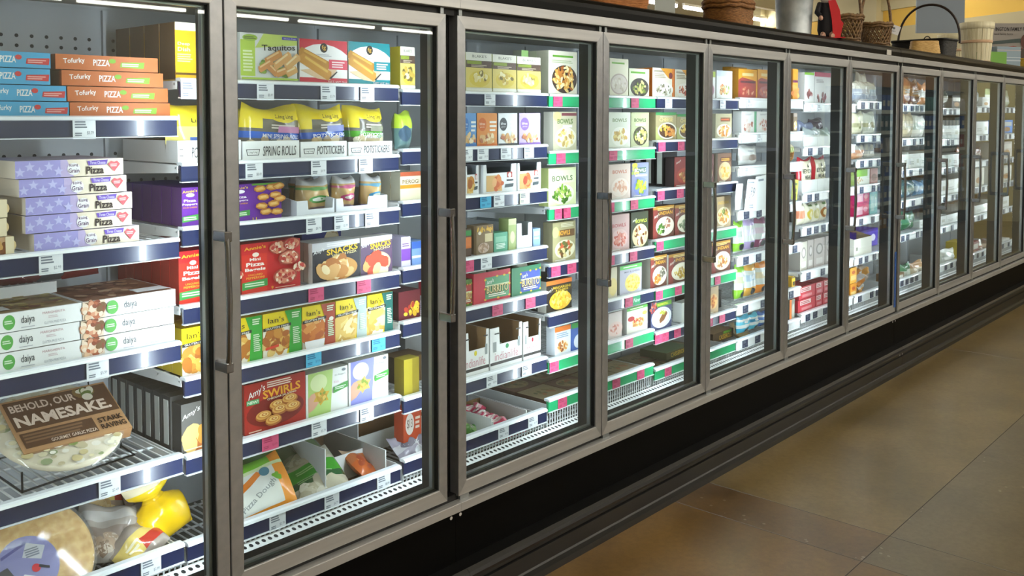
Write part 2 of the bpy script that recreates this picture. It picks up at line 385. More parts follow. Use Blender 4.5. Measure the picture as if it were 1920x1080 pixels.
def make_shelf(bay,i,case):
    x0,x1=BX[bay]; x0+=.003; x1-=.003; z=SHZ[bay][i]; last=i==len(SHZ[bay])-1
    pale=bay in('B4','B5') or bay[0]=='C'
    s=S(); n=30 if bay<'B3' else 22
    zd=z-.085 if last else z-.006
    for k in range(n+1):
        x=x0+.01+(x1-x0-.02)*k/n; s.box(x-.0022,x+.0022,.285,.70,zd-.004,zd,WIRE)
    for y in (.30,.42,.55,.69): s.box(x0,x1,y-.003,y+.003,zd-.009,zd-.004,WIRE)
    if not last:
        for xx in (x0,x1-.003): s.slabx([(.29,z-.026),(.72,z-.045),(.72,z-.004),(.29,z-.004)],xx,xx+.003,WHITE)
    sh=s.build('wire_basket' if last else 'shelf',case)
    c=RAIL.get((bay,i)) or (WHITE if pale else NAVY)
    if isinstance(c,str): c=mat(c,.3,0.,.6)
    r=S(); r.slabx([(.2695,z-.048),(.275,z-.05),(.281,z-.008),(.281,z-.004),(.2695,z-.006)],x0,x1,c)
    r.build('price_rail',sh)
    b=S(); b.prism([(.262,z-.006),(.268,z-.008),(.292,z-.006),(.292,z+.003),(.272,z+.004),(.264,z+.001)],x0,x1,BEAD)
    b.prism([(.2625,z-.05),(.2645,z-.052),(.28,z-.052),(.28,z-.048)],x0,x1,BEAD); b.build('rail_lip',sh)
    if last:
        g=S(); n=int((x1-x0)/.0165)
        for k in range(n+1):
            x=x0+.005+(x1-x0-.01)*k/n; g.box(x-.0022,x+.0022,.279,.2826,.322,z-.048,WIRE)
        for zz in (.322,.342): g.box(x0,x1,.2826,.286,zz-.002,zz+.002,WIRE)
        for xx in (x0+.002,x1-.006): g.box(xx,xx+.004,.283,.70,.322,z-.02,WIRE)
        g.build('basket_grille',sh)
    tg=TAGS.get((bay,i))
    if tg is None:
        xs=[]; x=x0+.09
        while x<x1-.06:
            xs.append((x,'#26314f')); x+=random.choice((.10,.14,.2))
    else: xs=[(py(u,330,.266)[0],cc) for u,cc in tg]
    for x,cc in xs:
        if x0+.02<x<x1-.02: price_tag(sh,x,z,cc,tall=.006 if cc==TW and bay[0]=='A' else 0)
    return sh
def make_case(label,doors,bays,xa,xb,first,left_wide,right_wide):
    c=empty('freezer_case',(0,0,0)); tag(c,label,'freezer','freezer cases along the aisle','thing')
    p=S()
    p.prism([(.012,.33),(.012,.15),(.30,.15),(.30,.33)],xa,xb,KICK); p.prism([(.012,.1499),(-.036,.146),(-.050,.137),(-.054,.126),(-.050,.114),(-.034,.11),(-.034,.092),(-.042,.088),(-.042,.036),(-.046,.03),(-.062,.022),(-.064,.0),(.30,.0),(.30,.1499)],xa,xb,BLACK)
    for z in (.30,.115):
        for x in (xa+.02,xb-.02): p.lathe([(0,-.001),(.007,-.001),(.006,.004)],8,WHITE,(x,.012,z)) if False else p.disc((x,.0114 if z>.2 else -.0352,z if z>.2 else .1),.006,.006,WHITE,8)
    p.build('kick_base',c)
    r=S(); r.prism([(-.014,.323),(-.014,.351),(.0,.353),(.05,.353),(.05,.323)],xa,xb,ALUH); r.build('bottom_rail',c,bevel=.0015)
    r=S(); r.prism([(-.014,1.906),(-.014,1.938),(.05,1.938),(.05,1.906)],xa,xb,ALUH); r.build('header_rail',c,bevel=.0015)
    r=S(); r.box(xa,xb,.012,.05,1.885,1.907,BLK); r.build('gap_strip',c); r=S(); r.box(xa,xb,.012,.05,.351,.372,BLK); r.build('gap_strip',c)
    k=S(); k.prism([(.0,1.938),(-.001,1.966),(.002,1.982),(.010,1.994),(.022,2.0),(.80,2.0),(.80,1.938)],xa+.001,xb-.001,CANOPY); k.build('canopy',c)
    sh=S(); sh.box(xa,xb,.735,.80,.02,1.94,INNER); sh.box(xa,xb,.05,.74,1.902,1.937,mat('#8a867a',.5)); sh.box(xa,xb,.05,.735,.25,.30,PAN)
    sh.box(xa,xb,.04,.215,.30,.318,PAN); sh.build('inner_shell',c)
    d=S(); d.prism([(.105,1.868),(.105,1.90),(.34,1.90),(.34,1.886)],xa,xb,DUCT); d.build('air_duct',c)
    g=S(); g.prism([(.205,.318),(.205,.324),(.272,.338),(.276,.334),(.276,.318)],xa,xb,WHITE)
    n=int((xb-xa)/.021)
    for q in range(n):
        for row in (0,1):
            t=.28+.44*row; x=xa+.012+q*.021+.0105*row; y=.205+.067*t; z=.324+.014*t+.0006
            g.poly([(x+.0062*math.cos(a*.785),y+.0085*math.sin(a*.785),z+.0085*.209*math.sin(a*.785)) for a in range(8)],HOLE)
    g.build('air_grille',c)
    # upright back panels with their rows of punched holes
    for bay in bays[:2] if bays[0][0]=='A' else bays:
        x0,x1=BX[bay]; b=S()
        for q in (0,1):
            a0=x0+(x1-x0)/2*q+.004; a1=x0+(x1-x0)/2*(q+1)-.004; b.box(a0,a1,.722,.735,.33,1.89,INNER)
            if bay[0]=='A':
                for zz in (1.80,1.772,1.744,1.716,1.46,1.432,1.404,1.376,1.16,1.13):
                    m=9
                    for e in range(m): b.disc((a0+.03+(a1-a0-.06)*e/(m-1),.7214,zz),.0055,.0055,HOLE,8)
        b.build('back_panel',c)
    xs=[d0 for d0,_ in doors]+[doors[-1][1]]
    for j,x in enumerate(xs):
        a0,a1=x-.020,x+.020
        if j==0 and left_wide: a0=x-left_wide+.0
        if j==len(xs)-1 and right_wide: a1=x+right_wide
        m=S(); m.box(a0,a1,.044,.100,.33,1.903,BLK); mu=m.build('mullion',c,bevel=.002)
        l=S(); xm=x; l.prism([(0,0)],0,0,LAMP) if False else None
        v=[(xm+p_,q_,z_) for z_ in (.40,1.86) for p_,q_ in ((-.007,.1006),(0,.1044),(.007,.1006))]
        l.add(v,([[1,0,3,4]] if not(j==0 and left_wide) else [])+([[2,1,4,5]] if not(j==len(xs)-1 and right_wide) else []),LAMP); l.build('strip_lamp',mu)
    for j,(d0,d1) in enumerate(doors):
        z0,z1=.3665,1.886
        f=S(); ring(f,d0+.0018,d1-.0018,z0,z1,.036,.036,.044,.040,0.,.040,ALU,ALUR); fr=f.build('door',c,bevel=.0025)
        q=S(); ring(q,d0+.036,d1-.036,z0+.042,z1-.038,.0045,.0045,.0045,.0045,.006,.036,RUB)
        ring(q,d0+.0405,d1-.0405,z0+.0465,z1-.0425,.009,.009,.006,.006,.020,.034,SPACER); q.build('glazing_edge',fr)
        g=S(); g.box(d0+.038,d1-.038,.012,.0165,z0+.044,z1-.040,GLASS); g.build('glass',fr)
        h=S(); hx=d1-.028; zb,zt=.950,1.288
        h.tube([(hx,-.048,zb+.01),(hx,-.052,zb+.04),(hx,-.056,(zb+zt)/2),(hx,-.052,zt-.04),(hx,-.048,zt-.01)],[.0085,.0075,.0085,.0075,.0085],CHROME,8)
        for zz in (zb+.008,zt-.008):
            h.box(hx-.010,hx+.010,-.056,.0,zz-.013,zz+.013,CHROME)
        h.build('handle',fr,bevel=.003)
        # hinge cap and the little closer bracket above each door
        for q_ in ((d0+.010,d0+.024,1.886,1.906),(d1-.024,d1-.010,1.886,1.906),(d0+.01,d0+.05,.353,.3665)):
            e=S(); e.box(q_[0],q_[1],.002,.02,q_[2],q_[3],SPACER); e.build('hinge',fr)
    for bay in bays:
        for i in range(len(SHZ[bay])): make_shelf(bay,i,c)
    return c
oa=-.045
make_case('glass-door freezer case holding the pizza boxes, two doors beside the far left edge'.replace(' beside the far left edge',' with the tall black gap between them'),[(oa-2*W,oa-W),(oa-W,oa)],['A1','A2'],-1.60,-.0005,1,.02,.0445)
make_case('middle glass-door freezer case with five doors under the galvanized bucket',[(k*W,(k+1)*W) for k in range(5)],['B1','B2','B3','B4','B5'],.0005,5*W+.014,3,-.0005,.014)
make_case('glass-door freezer case at the far end below the wooden bushel basket',[(k*W+.03,(k+1)*W+.03) for k in range(5,10)],['C1','C2','C3','C4','C5'],5*W+.016,10*W+.06,8,.014,.03)
for o in list(bpy.data.objects):
    if o.get('category')=='freezer': del o['group']
# blue transport film left on the lower corner of the seventh door
s=S(); x=5*W-.016
s.box(x-.014,x+.015,-.0022,-.0008,.395,.74,mat('#2f5fae',.2,0,.5)); 
tag(s.build('protective_film'),'strip of blue protective film on the frame foot after the seventh door','film')
# ================================================================== goods behind the first door
GOLD=['#c98a3a','#dba94f','#b5702a','#e6c277','#a8612a']; PASTA=['#d9a24a','#c27a34','#e8c983','#a9602a','#f0dfae']
CREAMF=['#efe2b0','#e0c878','#cfa95a','#f6edcf','#b99a58']; GREENF=['#5f8a2e','#86ad3f','#b9cf6a','#3f6a24','#e7e0b2']
REDF=['#b3372a','#d4644a','#e0a06a','#8a2620','#f0d3a8']; BROWNF=['#7a4a28','#a06a38','#c99a5a','#5a3320','#e2c592']; MIXF=['#c4552e','#e0a94a','#5f8a3a','#efe2c0','#8a4a2a']
CHEESE=['#f0e9d2','#e3d7b0','#d9cfae','#f7f2e2','#c9b98a','#8c9a5a']
def tofu(bg,lab,labt,off):
    return [('r',0,0,1,1,bg),('t','Tofurky',off,.56,.42,.20,'#f6f2ee',.03,4),('t','PIZZA',off+.26,.52,.42,.16,'#f6f2ee',.04),('e',off+.365,.66,.035,.16,lab),('p',[(off+.44,.26),(off+.68,.22),(off+.69,.66),(off+.45,.6)],lab),('l',off+.46,off+.66,.3,.56,2,labt)]
stack('pizza_box','blue pizza box with red flavour label','A1',0,[(-52,131),(-56,127),(-88,95),(-86,97)],1,tofu('#4ea6d2','#c9413f','#f0b0a8',.30),'#4a9ccb',.0385,side='#3f86b2')
stack('pizza_box','orange-brown pizza box with green flavour label','A1',0,[(133,320),(130,317),(124,304),(109,299)],1,tofu('#bf6a38','#7fae34','#eef6d0',.17),'#bf6a38',.0385,side='#a2552a')
STARS=[]
def star(cx,cy,r,col,w=.27,h=.043):
    P=[]
    for j in range(10):
        q=r if j%2==0 else r*.42; t=math.pi/2+j*math.pi/5; P.append((cx+q*math.cos(t)*h/w,cy+q*math.sin(t)))
    return ('p',P,col)
anp=[('r',0,0,1,1,'#efe2cc'),('r',0,0,.40,1,'#a9a2e0'),('p',[(.40,0),(.52,0),(.46,1),(.40,1)],'#c3b4de')]+[star(.04+.085*k,.35+.3*(k%2),.30,'#c9c6f2') for k in range(5)]+[('e',.52,.45,.06,.36,'#f3f1f4'),('t','Rising',.52,.66,.22,.08,'#5a2f66',.02,6),('t','Grain',.52,.36,.26,.10,'#5a2f66',.02),
 ('t','Pizza',.72,.34,.46,.17,'#33221f',.05),('p',[(.66,.62),(.83,.66),(.845,.94),(.645,.9)],'#6b4bb4'),('t','Three Cheese',.745,.78,.18,.15,'#e9e4f6',.01),('p',[(.905,.20),(.965,.66),(.935,.86),(.905,.78),(.875,.86),(.845,.66)],'#d6555e'),('l',.868,.945,.5,.7,2,'#f3c6c4')]
stack('pizza_box','lilac and cream three cheese pizza box','A1',1,[(60,258),(48,243),(48,244),(38,234),(32,227)],1,anp,'#d9cfe4',.0435,side='#e6d9c4')
brn=[('r',0,0,1,1,'#c9a27a'),('f',.6,.5,.4,.45,26,.22,BROWNF,1.6,3),('r',.9,0,1,1,'#e8d9b8')]
stack('pizza_box','tan pizza box beside the lilac boxes','A1',1,[(-150,22),(-160,6),(-160,8)],1,brn,'#d8c4a2',.0435,side='#b9a27e')
def daiya(off,food):
    c=[('r',0,0,1,1,'#f1f2f2')]
    if food: c+=[('r',0,0,.23,1,'#e9d3bd'),('f',.115,.5,.11,.45,60,.2,['#b5694a','#d99a7a','#e9c3a2','#8a4a34','#f0dcc6','#7a5a3a'],1.3,5)]
    c+=[('e',off,.5,.062,.40,'#5fae54'),('l',off-.045,off+.045,.4,.62,2,'#d9efd2'),('t','daiya',off+.19,.50,.52,.14,'#4a5058',.004),('l',off+.12,off+.27,.1,.18,1,'#b9bcc4'),
        ('t','MARGHERITA' if not food else 'THE MEATLESS PIZZA',off+.46,.74,.13,.24,'#c08f96',.0),('l',off+.40,off+.52,.42,.58,2,'#d9c9cc'),('t','GLUTEN FREE PIZZA',off+.47,.20,.13,.23,'#8a8f98',.0)]
    return c
stack('pizza_box','white margherita gluten free pizza box','A1',2,[(-40,145),(-42,143),(-36,145)],1,daiya(.24,False),'#e9ebec',.0465,side='#d5d8da',topart=[('r',.02,.02,.98,.98,'#a08868'),('f',.5,.5,.46,.44,60,.06,['#b09a5a','#8a7a58','#c9b878','#7a4a38','#94704a'],1.5,3),('r',.05,.1,.3,.3,'#e6e8ea')])
stack('pizza_box','white pizza box with food photo and green dot','A1',2,[(146,322),(146,321),(147,326)],1,daiya(.30,True),'#e9ebec',.0465,side='#d5d8da',topart=[('r',.02,.02,.98,.98,'#8a5f48'),('f',.5,.5,.46,.44,60,.06,['#a0705a','#6a4034','#b58a6a','#7a4a38','#c9a88a'],1.5,4),('r',.6,.05,.95,.25,'#e6e8ea')])
# shallow rack of bags hanging over the white boxes
s=S(); z=1.128
for k in range(20): s.box(-1.42+k*.02,-1.417+k*.02,.50,.70,z-.004,z,WIRE)
s.prism([(.495,z-.03),(.498,z-.03),(.502,z+.004),(.495,z+.004)],-1.43,-1.02,WHITE); 
rk=s.build('wire_rack'); tag(rk,'shallow white wire rack holding dark red bags above the margherita boxes, first door','rack')
for k,(u,cs) in enumerate(((14,('#6a3238','#8a4a4c')),(62,('#7a4a4a','#a07a74')),(108,('#5a5a60','#8c8c92')),(152,('#7a2f34','#9a5a58')))):
    x,_=py(u,500,.56)
    bag_at('burger_bag',['dark maroon','dusty rose','grey','wine red'][k]+' frozen patty bag lying on the shallow wire rack, first door',.12,.085,.05,(x,.53,z+.006),(math.radians(-18),0,.1*k-.1),[(0,1,cs[0]),(.3,.7,cs[1])],[('l',.2,.8,.4,.6,3,'#c9c0bc')],k,'bag')
# whole pizza in a printed cardboard sleeve, leaning on a black wire stand
bl=Vector((py(34,864,.36)[0],.36,py(34,864,.36)[1])); br=Vector((py(239,811,.36)[0],.36,py(239,811,.36)[1])); tl=Vector((py(1,766,.53)[0],.53,py(1,766,.53)[1])); tr=Vector((py(198,728,.53)[0],.53,py(198,728,.53)[1]))
ctr=(bl+br+tl+tr)/4; ang=math.atan2((tl.z-bl.z),(tl.y-bl.y)); wS=((br-bl).length+(tr-tl).length)/2; hS=((tl-bl).length+(tr-br).length)/2
s=S(); th=.016
rot=Euler((ang-math.pi/2,0,0))
s.lathe([(0,-.006),(.156,-.006),(.161,0),(.156,.007),(.149,.009),(0,.009)],40,'#e9dcc0',smooth=True)
R=random.Random(3)
for k in range(150):
    t=R.random()*6.28; q=math.sqrt(R.random())*.152; r=.005+R.random()*.008
    s.poly([(q*math.cos(t)+r*math.cos(j*.785)*1.3,q*math.sin(t)+r*math.sin(j*.785),.0094+.00004*k) for j in range(8)],R.choice(CHEESE))
# turn the disc (built flat, up = +z) so that it faces the aisle in the leaning plane
for i,v in enumerate(s.v): s.v[i]=(v[0],-v[2],v[1])
pz_=s.build('pizza',None,ctr+Vector((-.022,-.012,-.004)),(ang-math.pi/2,0,0)); label_it(pz_,'','A1',3,1,'pizza',None,'whole white garlic pizza leaning in a brown printed sleeve, first door')
s=S(); s.lathe([(.163,-.012),(.163,.0105),(.153,.0135),(0,.0140)],40,FILM)
for i,v in enumerate(s.v): s.v[i]=(v[0],-v[2],v[1])
s.build('shrink_wrap',pz_)
s=S(); t2=.017
s.box(-wS/2,wS/2,-t2,-t2+.0012,-hS/2,hS/2,'#b98c62'); s.box(-wS/2,wS/2,t2-.0012,t2,-hS/2,hS/2,'#9a744e')
s.box(-wS/2,wS/2,-t2,t2,-hS/2-.001,-hS/2,'#a87c54'); s.box(-wS/2,wS/2,-t2,t2,hS/2,hS/2+.001,'#a87c54')
a=Art(s,lambda p,q,e:((p-.5)*wS,-t2-e-.0005,(q-.5)*hS),wS,hS)
BR='#5f4028'
a.run([('r',.03,.40,.99,.97,BR),('t','BEHOLD, OUR',.365,.82,.17,.60,'#e2c6b4',.05),('t','NAMESAKE.',.50,.57,.21,.88,'#ecd3c2',.07),('r',.04,.07,.70,.35,BR),('l',.06,.68,.15,.33,3,'#8a6648'),('t','GOURMET GARLIC PIZZA',.48,.12,.06,.42,'#ecd3c2',.03),
 ('t','STARK',.855,.26,.10,.24,'#3a2616',.06),('t','RAVING',.855,.13,.10,.24,'#3a2616',.06),('f',.76,.86,.07,.06,16,.06,['#8a6a3a','#e6dcc6','#6a7a3a'],1.6,2),('e',.77,.76,.05,.07,'#e8ddc8')])
sl=s.build('sleeve',pz_); sl.location=(.022,.0,.013)
s=S(); K=mat('#101012',.4,.5); zz=.654
xa_,xb_=py(37,900,.33)[0],py(262,850,.33)[0]
s.tube([(xa_,.60,zz),(xa_,.315,zz),(xa_,.315,zz+.05)],.0028,K); s.tube([(xb_,.60,zz+.075),(xb_,.44,zz+.075),(xb_,.44,zz)],.0028,K); s.tube([(xa_,.318,zz),(xb_,.36,zz),(xb_,.44,zz+.005)],.0028,K); s.tube([(xa_,.60,zz),(xb_,.60,zz),(xb_,.60,zz+.075)],.0028,K); s.tube([(xa_,.60,zz),(xa_,.66,zz+.22),(xb_,.66,zz+.22),(xb_,.60,zz)],.0028,K)
label_it(s.build('wire_stand'),'','A1',3,1,'stand',None,'black wire easel holding up the sleeved garlic pizza, first door')
# bottom basket: cornmeal pizza crust in film, bread bags
s=S(); 
s.lathe([(0,-.008),(.148,-.008),(.153,0),(.148,.010),(.13,.013),(0,.013)],48,noisy('cornmeal_crust','#c99a4a','#e0bb72',60,.7,0,(1,1,1),.3))
R=random.Random(8)
for i,v in enumerate(s.v): s.v[i]=(v[0],-v[2],v[1])
a=Art(s,lambda p,q,e:((p-.5)*.30,-.0135-e-.0004,(q-.5)*.30),.30,.30)
a.run([('e',.43,.44,.25,.25,'#8f8fd0',40),('p',[(.24,.55),(.46,.62),(.46,.645),(.24,.575)],'#4a4aa0'),('p',[(.40,.52),(.54,.46),(.60,.56),(.46,.63)],'#d9dbe6'),('l',.43,.56,.5,.58,4,'#8a90a0'),('p',[(.20,.33),(.30,.40),(.27,.48),(.18,.46)],'#5a5a5e'),('p',[(.22,.2),(.32,.24),(.30,.36),(.19,.34)],'#d23a3c'),('p',[(.32,.20),(.46,.20),(.47,.33),(.38,.38),(.31,.33)],'#eeeef2'),('l',.34,.45,.24,.31,3,'#8a8a94'),('e',.48,.40,.035,.035,'#d23a44'),('p',[(.50,.40),(.58,.36),(.585,.38),(.51,.42)],'#33333c')])
cx,cz=py(62,1046,.40)
cr=s.build('pizza_crust',None,(cx,.40,cz),(math.radians(-38),0,.05)); label_it(cr,'','A1',4,1,'pizza crust',None,'round golden cornmeal pizza crust with lilac round label in the first basket')
s=S(); s.lathe([(.156,-.010),(.156,.011),(.14,.0145),(0,.0150)],48,FILM)
for i,v in enumerate(s.v): s.v[i]=(v[0],-v[2],v[1])
s.build('shrink_wrap',cr)
z0=.345
def bagpx(name,raw,u,v,y,w,h,th,rot,zs,cmds=(),seed=1,cat='bag',wr=.004):
    x,z=py(u,v,y)
    s,mp=pillow(w,h,th,zones(zs),16,.04,seed,wr); a=Art(s,mp,w,h,.0003,True); a.run(cmds)
    s.v=[(p[0],p[1]-th/2,p[2]-h/2) for p in s.v]
    o=s.build(name,None,(x,y,z),tuple(math.radians(r) for r in rot)); label_it(o,'','A1',0,1,cat,None,raw); return o
LOAF=['#caa46a','#b98d52','#ddc08c']
s,mp=pillow(.17,.20,.10,zones([(0,.62,'#efc314'),(.62,.66,'#d8b010'),(.66,.86,'#f2cc1e'),(.86,.92,'#f3e4c0'),(.92,.955,'#cf3a2c'),(.955,1,'#e6a23a')]),18,.04,5,.004)
for i,v in enumerate(s.v):                       # gather the neck of the bread bag
    t=v[2]/.20; k=1-.62*math.exp(-((t-.64)/.09)**2); s.v[i]=(v[0]*k*(1 if t<.64 else .75+.5*(t-.64)),.05+(v[1]-.05)*k,v[2]-.10)
x,z=py(322,950,.36)
label_it(s.build('bread_bag',None,(x-.01,.375,z),(math.radians(-14),math.radians(-16),.15)),'','A1',4,1,'bread bag',None,'bright yellow bread bag with gathered neck in the first basket')
bagpx('bun_bag','clear bag of buns with yellow and red label at the back of the first basket',190,940,.60,.14,.13,.08,(-30,20,10),[(0,1,'#a58f7c'),(.45,.8,'#d9bd62'),(.45,.8,'#b8322c',.62,.9)],[('f',.4,.25,.3,.15,8,.16,LOAF)],3)
bagpx('bun_bag','crumpled grey plastic bag of buns in the middle of the first basket',205,1000,.44,.17,.17,.08,(-52,10,-20),[(0,1,'#a39a94'),(.1,.5,'#8f8078'),(.6,.8,'#b7b2b0')],[('f',.35,.3,.25,.2,10,.13,['#8a7464','#a8927e','#c4b6a8'])],4,wr=.009)
bagpx('bun_bag','clear bag of buns with yellow and red label at the front of the first basket',255,1020,.37,.14,.12,.06,(-58,-25,12),[(0,1,'#9c8f86'),(.2,.62,'#d8c070'),(.2,.45,'#b93a2c',.5,1)],[('l',.2,.5,.3,.5,2,'#efe6c8')],5,wr=.007)
bagpx('bun_bag','taupe film bag of rolls leaning against the yellow bread bag',270,950,.56,.14,.14,.08,(-35,15,20),[(0,1,'#8c7c70'),(.3,.6,'#786456')],[('f',.5,.45,.3,.25,10,.14,['#7a6250','#98816c'])],6,wr=.008)
# ------------------------------------------------------------------ second bay, the part seen through the first door
def rows_only(*a,**k): return box(*a,**k)
box('entree_box','tall yellow breakfast wrap carton','A2',0,327,440,45,1,[('r',0,0,1,1,'#f0b81e'),('r',0,.86,1,1,'#f4efdc'),('t','Deep',.14,.62,.07,.2,'#f8f0d2',.03),('t','Dish',.14,.53,.07,.2,'#f8f0d2',.03),('l',.03,.3,.3,.46,4,'#f8e2a0'),('r',0,.08,1,.12,'#6a4a1e')],'#e6ad1c','#6a5136',rows=4,rowlook='brown-sided tall carton',d=.085)
tray('display_tray','white potsticker tray front','A2',1,331,434,263,1,[('r',.03,.3,.10,.62,'#3a3c40'),('r',.036,.33,.094,.59,'#f0f1f1'),('t','POTSTICKERS',.55,.45,.5,.6,'#4a4c50',.01,0,.15)],d=.32)
bag('potsticker_bag','yellow topped dumpling bag','A2',1,322,425,176,1,[(0,1,'#5f5a50'),(.62,1,'#f0d62c'),(.3,.62,'#efe17a'),(.25,.45,'#3a62b4',.3,1)],[('t','Ling Ling',.6,.72,.1,.5,'#3a3420')],.08,FY+.02,seed=31)
pop=[('r',0,0,1,1,'#6b2f9c'),('e',.18,.80,.09,.05,'#f6f2f6'),('t',"Annie's",.17,.90,.07,.32,'#f2cf3a',.03,4),('t','Pizza',.17,.66,.07,.26,'#f6f0f6',.05),('t','Poppers',.17,.56,.07,.32,'#f6f0f6',.05),('t','FOUR CHEESE',.17,.48,.035,.30,'#f0a83c',.02),('p',[(.0,.10),(.36,.15),(.36,.30),(.0,.25)],'#4a9a4a'),('l',.03,.32,.15,.25,2,'#d9efd0'),('t','11',.45,.05,.06,.08,'#f2cf3a',.02),('r',.4,.95,1,1,'#5f9a3a')]
for k,(cx,cy,r) in enumerate(((.56,.85,20),(.80,.88,-15),(.93,.90,40),(.62,.62,10),(.86,.66,-8),(.95,.55,20),(.58,.38,-25),(.82,.42,12),(.66,.22,18),(.88,.20,-12))):
    pop+=[('p',[(cx+math.cos(math.radians(r+q))*.125,cy+math.sin(math.radians(r+q))*.10) for q in (40,90,140,180,220,270,320,360)],'#b9762f'),('p',[(cx+math.cos(math.radians(r+q))*.11,cy+math.sin(math.radians(r+q))*.085) for q in (35,145,215,325)],'#dba658'),('p',[(cx+math.cos(math.radians(r+q))*.07,cy+.01+math.sin(math.radians(r+q))*.05) for q in (35,145,215,325)],'#e8bd74')]
box('snack_box','purple cheese popper carton beside the lilac pizza boxes','A2',2,340,427,333,1,pop,'#6b2f9c','#5d3a70',rows=6,rowlook='purple popper carton',d=.055)
box('snack_box','purple cheese popper carton with golden pillows','A2',2,432,528,333,2,pop,'#6b2f9c','#5d3a70',rows=2,rowlook='purple golden pillow carton',d=.055)
bgl=[('r',0,0,1,1,'#c8242a'),('p',[(0,0),(.42,0),(.42,.78),(0,.78)],'#d83426'),('e',.23,.77,.055,.045,'#f6e2d2'),('t',"Annie's",.22,.91,.07,.36,'#f2b92e',.04,3),('t','Mini',.22,.68,.06,.18,'#f8ece4',.05),('t','Pizza',.22,.58,.08,.30,'#f8ece4',.06),('t','Bagels',.22,.47,.08,.34,'#f8ece4',.06),('t','UNCURED',.22,.37,.035,.24,'#f2b038',.03),('t','PEPPERONI',.22,.31,.045,.30,'#f2b038',.03),('p',[(0,.08),(.42,.12),(.42,.27),(0,.23)],'#3f9448'),('l',.04,.38,.13,.22,2,'#cfe8c8'),('t','9',.50,.06,.06,.04,'#f2b92e',.03),('l',.55,.9,.03,.06,1,'#f2b0a0')]
for cx,cy,r in ((.62,.86,.17),(.84,.92,.15),(.78,.64,.19),(.95,.42,.12),(.70,.27,.21)):
    bgl+=[('e',cx,cy,r,r*.78,'#a8483a',22),('e',cx,cy,r*.86,r*.66,'#d98a72',22),('e',cx,cy,r*.3,r*.22,'#a83a34',14),('f',cx,cy,r*.8,r*.6,26,.045,['#c0403a','#ecc0a6','#f2dcc4','#b5342e','#d98a6a'],1.3,int(cx*90))]
box('snack_box','red pepperoni bagel carton at the wall of the pizza bay','A2',3,333,446,428,1,bgl,'#c8242a','#a8382c',rows=7,rowlook='red bagel carton',d=.05)
box('snack_box','red pepperoni bagel carton with bagel photos','A2',3,452,563,428,2,bgl,'#c8242a','#a8382c',d=.05)
def ians(bg,food,sd,cols,extra=()):
    c=[('r',0,0,1,1,'#f3d81c'),('p',[(.0,0),(.60,0),(.70,.30),(.70,.66),(.0,.64)],'#efe9d8'),('f',.34,.33,.33,.25,34,.13,cols,food,sd),('p',[(.66,0),(1,0),(1,1),(.56,1),(.70,.62)],bg),('p',[(.0,.60),(.72,.64),(.72,.71),(.0,.67)],'#2a2622'),('t','GLUTEN FREE',.36,.655,.045,.60,'#f0ece0',.02,1.5),('t',"Ian's",.33,.83,.12,.42,'#3a3212',.0),('r',.14,.755,.5,.76,'#8a7a1a'),('l',.74,.96,.80,.95,3,'#dff0d0'),('l',.76,.95,.20,.60,9,'#cfe6c4')]
    return c+list(extra)
G1='#3aa33a'
box('nugget_box','yellow and green chicken nugget carton next to the pizza bay','A2',4,340,411,601,1,ians(G1,1.5,3,GOLD),'#e8c91a','#d8bd2a',rows=6,rowlook='yellow nugget carton',d=.055)
box('nugget_box','yellow and green nugget carton half hidden by the door frame','A2',4,418,491,584,2,ians(G1,1.5,4,GOLD),'#e8c91a','#d8bd2a',d=.055)
box('nugget_box','yellow and green nugget carton with red slogan','A2',4,492,565,571,2,ians(G1,1.4,5,GOLD,[('p',[(.04,.17),(.38,.21),(.38,.27),(.04,.23)],'#d2452e')]),'#e8c91a','#d8bd2a',d=.055)
box('chicken_box','yellow and rust chicken strip carton','A2',4,566,628,561,2,ians('#a8452a',2.6,6,['#c9742e','#d98f44','#b5602a','#e0a560'],[('p',[(.08,.0),(.62,.0),(.66,.18),(.04,.18)],'#efeef0'),('e',.86,.62,.07,.05,'#e8e2d6')]),'#e8c91a','#d8bd2a',d=.055)
box('fries_box','yellow and pale grey fries carton','A2',4,629,687,549,2,ians('#a9b8b4',2.8,7,['#e2c878','#d9b45a','#efdca0','#c9a04a']),'#e8c91a','#d8bd2a',d=.055)
box('fries_box','yellow and dark teal fries carton','A2',4,688,746,535,2,ians('#1f5f58',2.8,8,['#e2c878','#d9b45a','#efdca0','#c9a04a']),'#e8c91a','#d8bd2a',d=.055)
amyk=[('r',0,0,1,1,'#5f5d5a'),('t',"Amy's",.16,.78,.12,.34,'#f0efec',.01,22,.4),('e',.24,.26,.22,.22,'#7a4424'),('f',.24,.28,.18,.17,14,.2,GOLD,1.3,9),('l',.04,.4,.04,.08,1,'#d9d0b8')]
box('snack_box','dark grey swirl snack carton beside the sleeved pizza','A2',5,336,449,747,1,amyk,'#4a4846','#3a3836',rows=1,d=.05)
side=[('r',0,0,1,1,'#3c3a38')]
x0,_=py(336,790,FY); 
sm=S(); hh=.150; sm.box(0,.13,0,.05,0,hh,'#3f3d3b'); sm.box(-.0006,0,.012,.038,.012,hh-.012,'#c9c9c4')
for r in range(1,8):
    if r==1: o=sm.build('snack_box',None,(x0+.002,FY+.052,SHZ['A2'][5])); so=o
    else: o=dup(so,(x0+.002,FY+.052*r,SHZ['A2'][5]))
    label_it(o,'','A2',5,1,'carton','cartons queued behind the dark swirl snack carton','dark carton with pale side panel queued behind the grey swirl carton, first door')
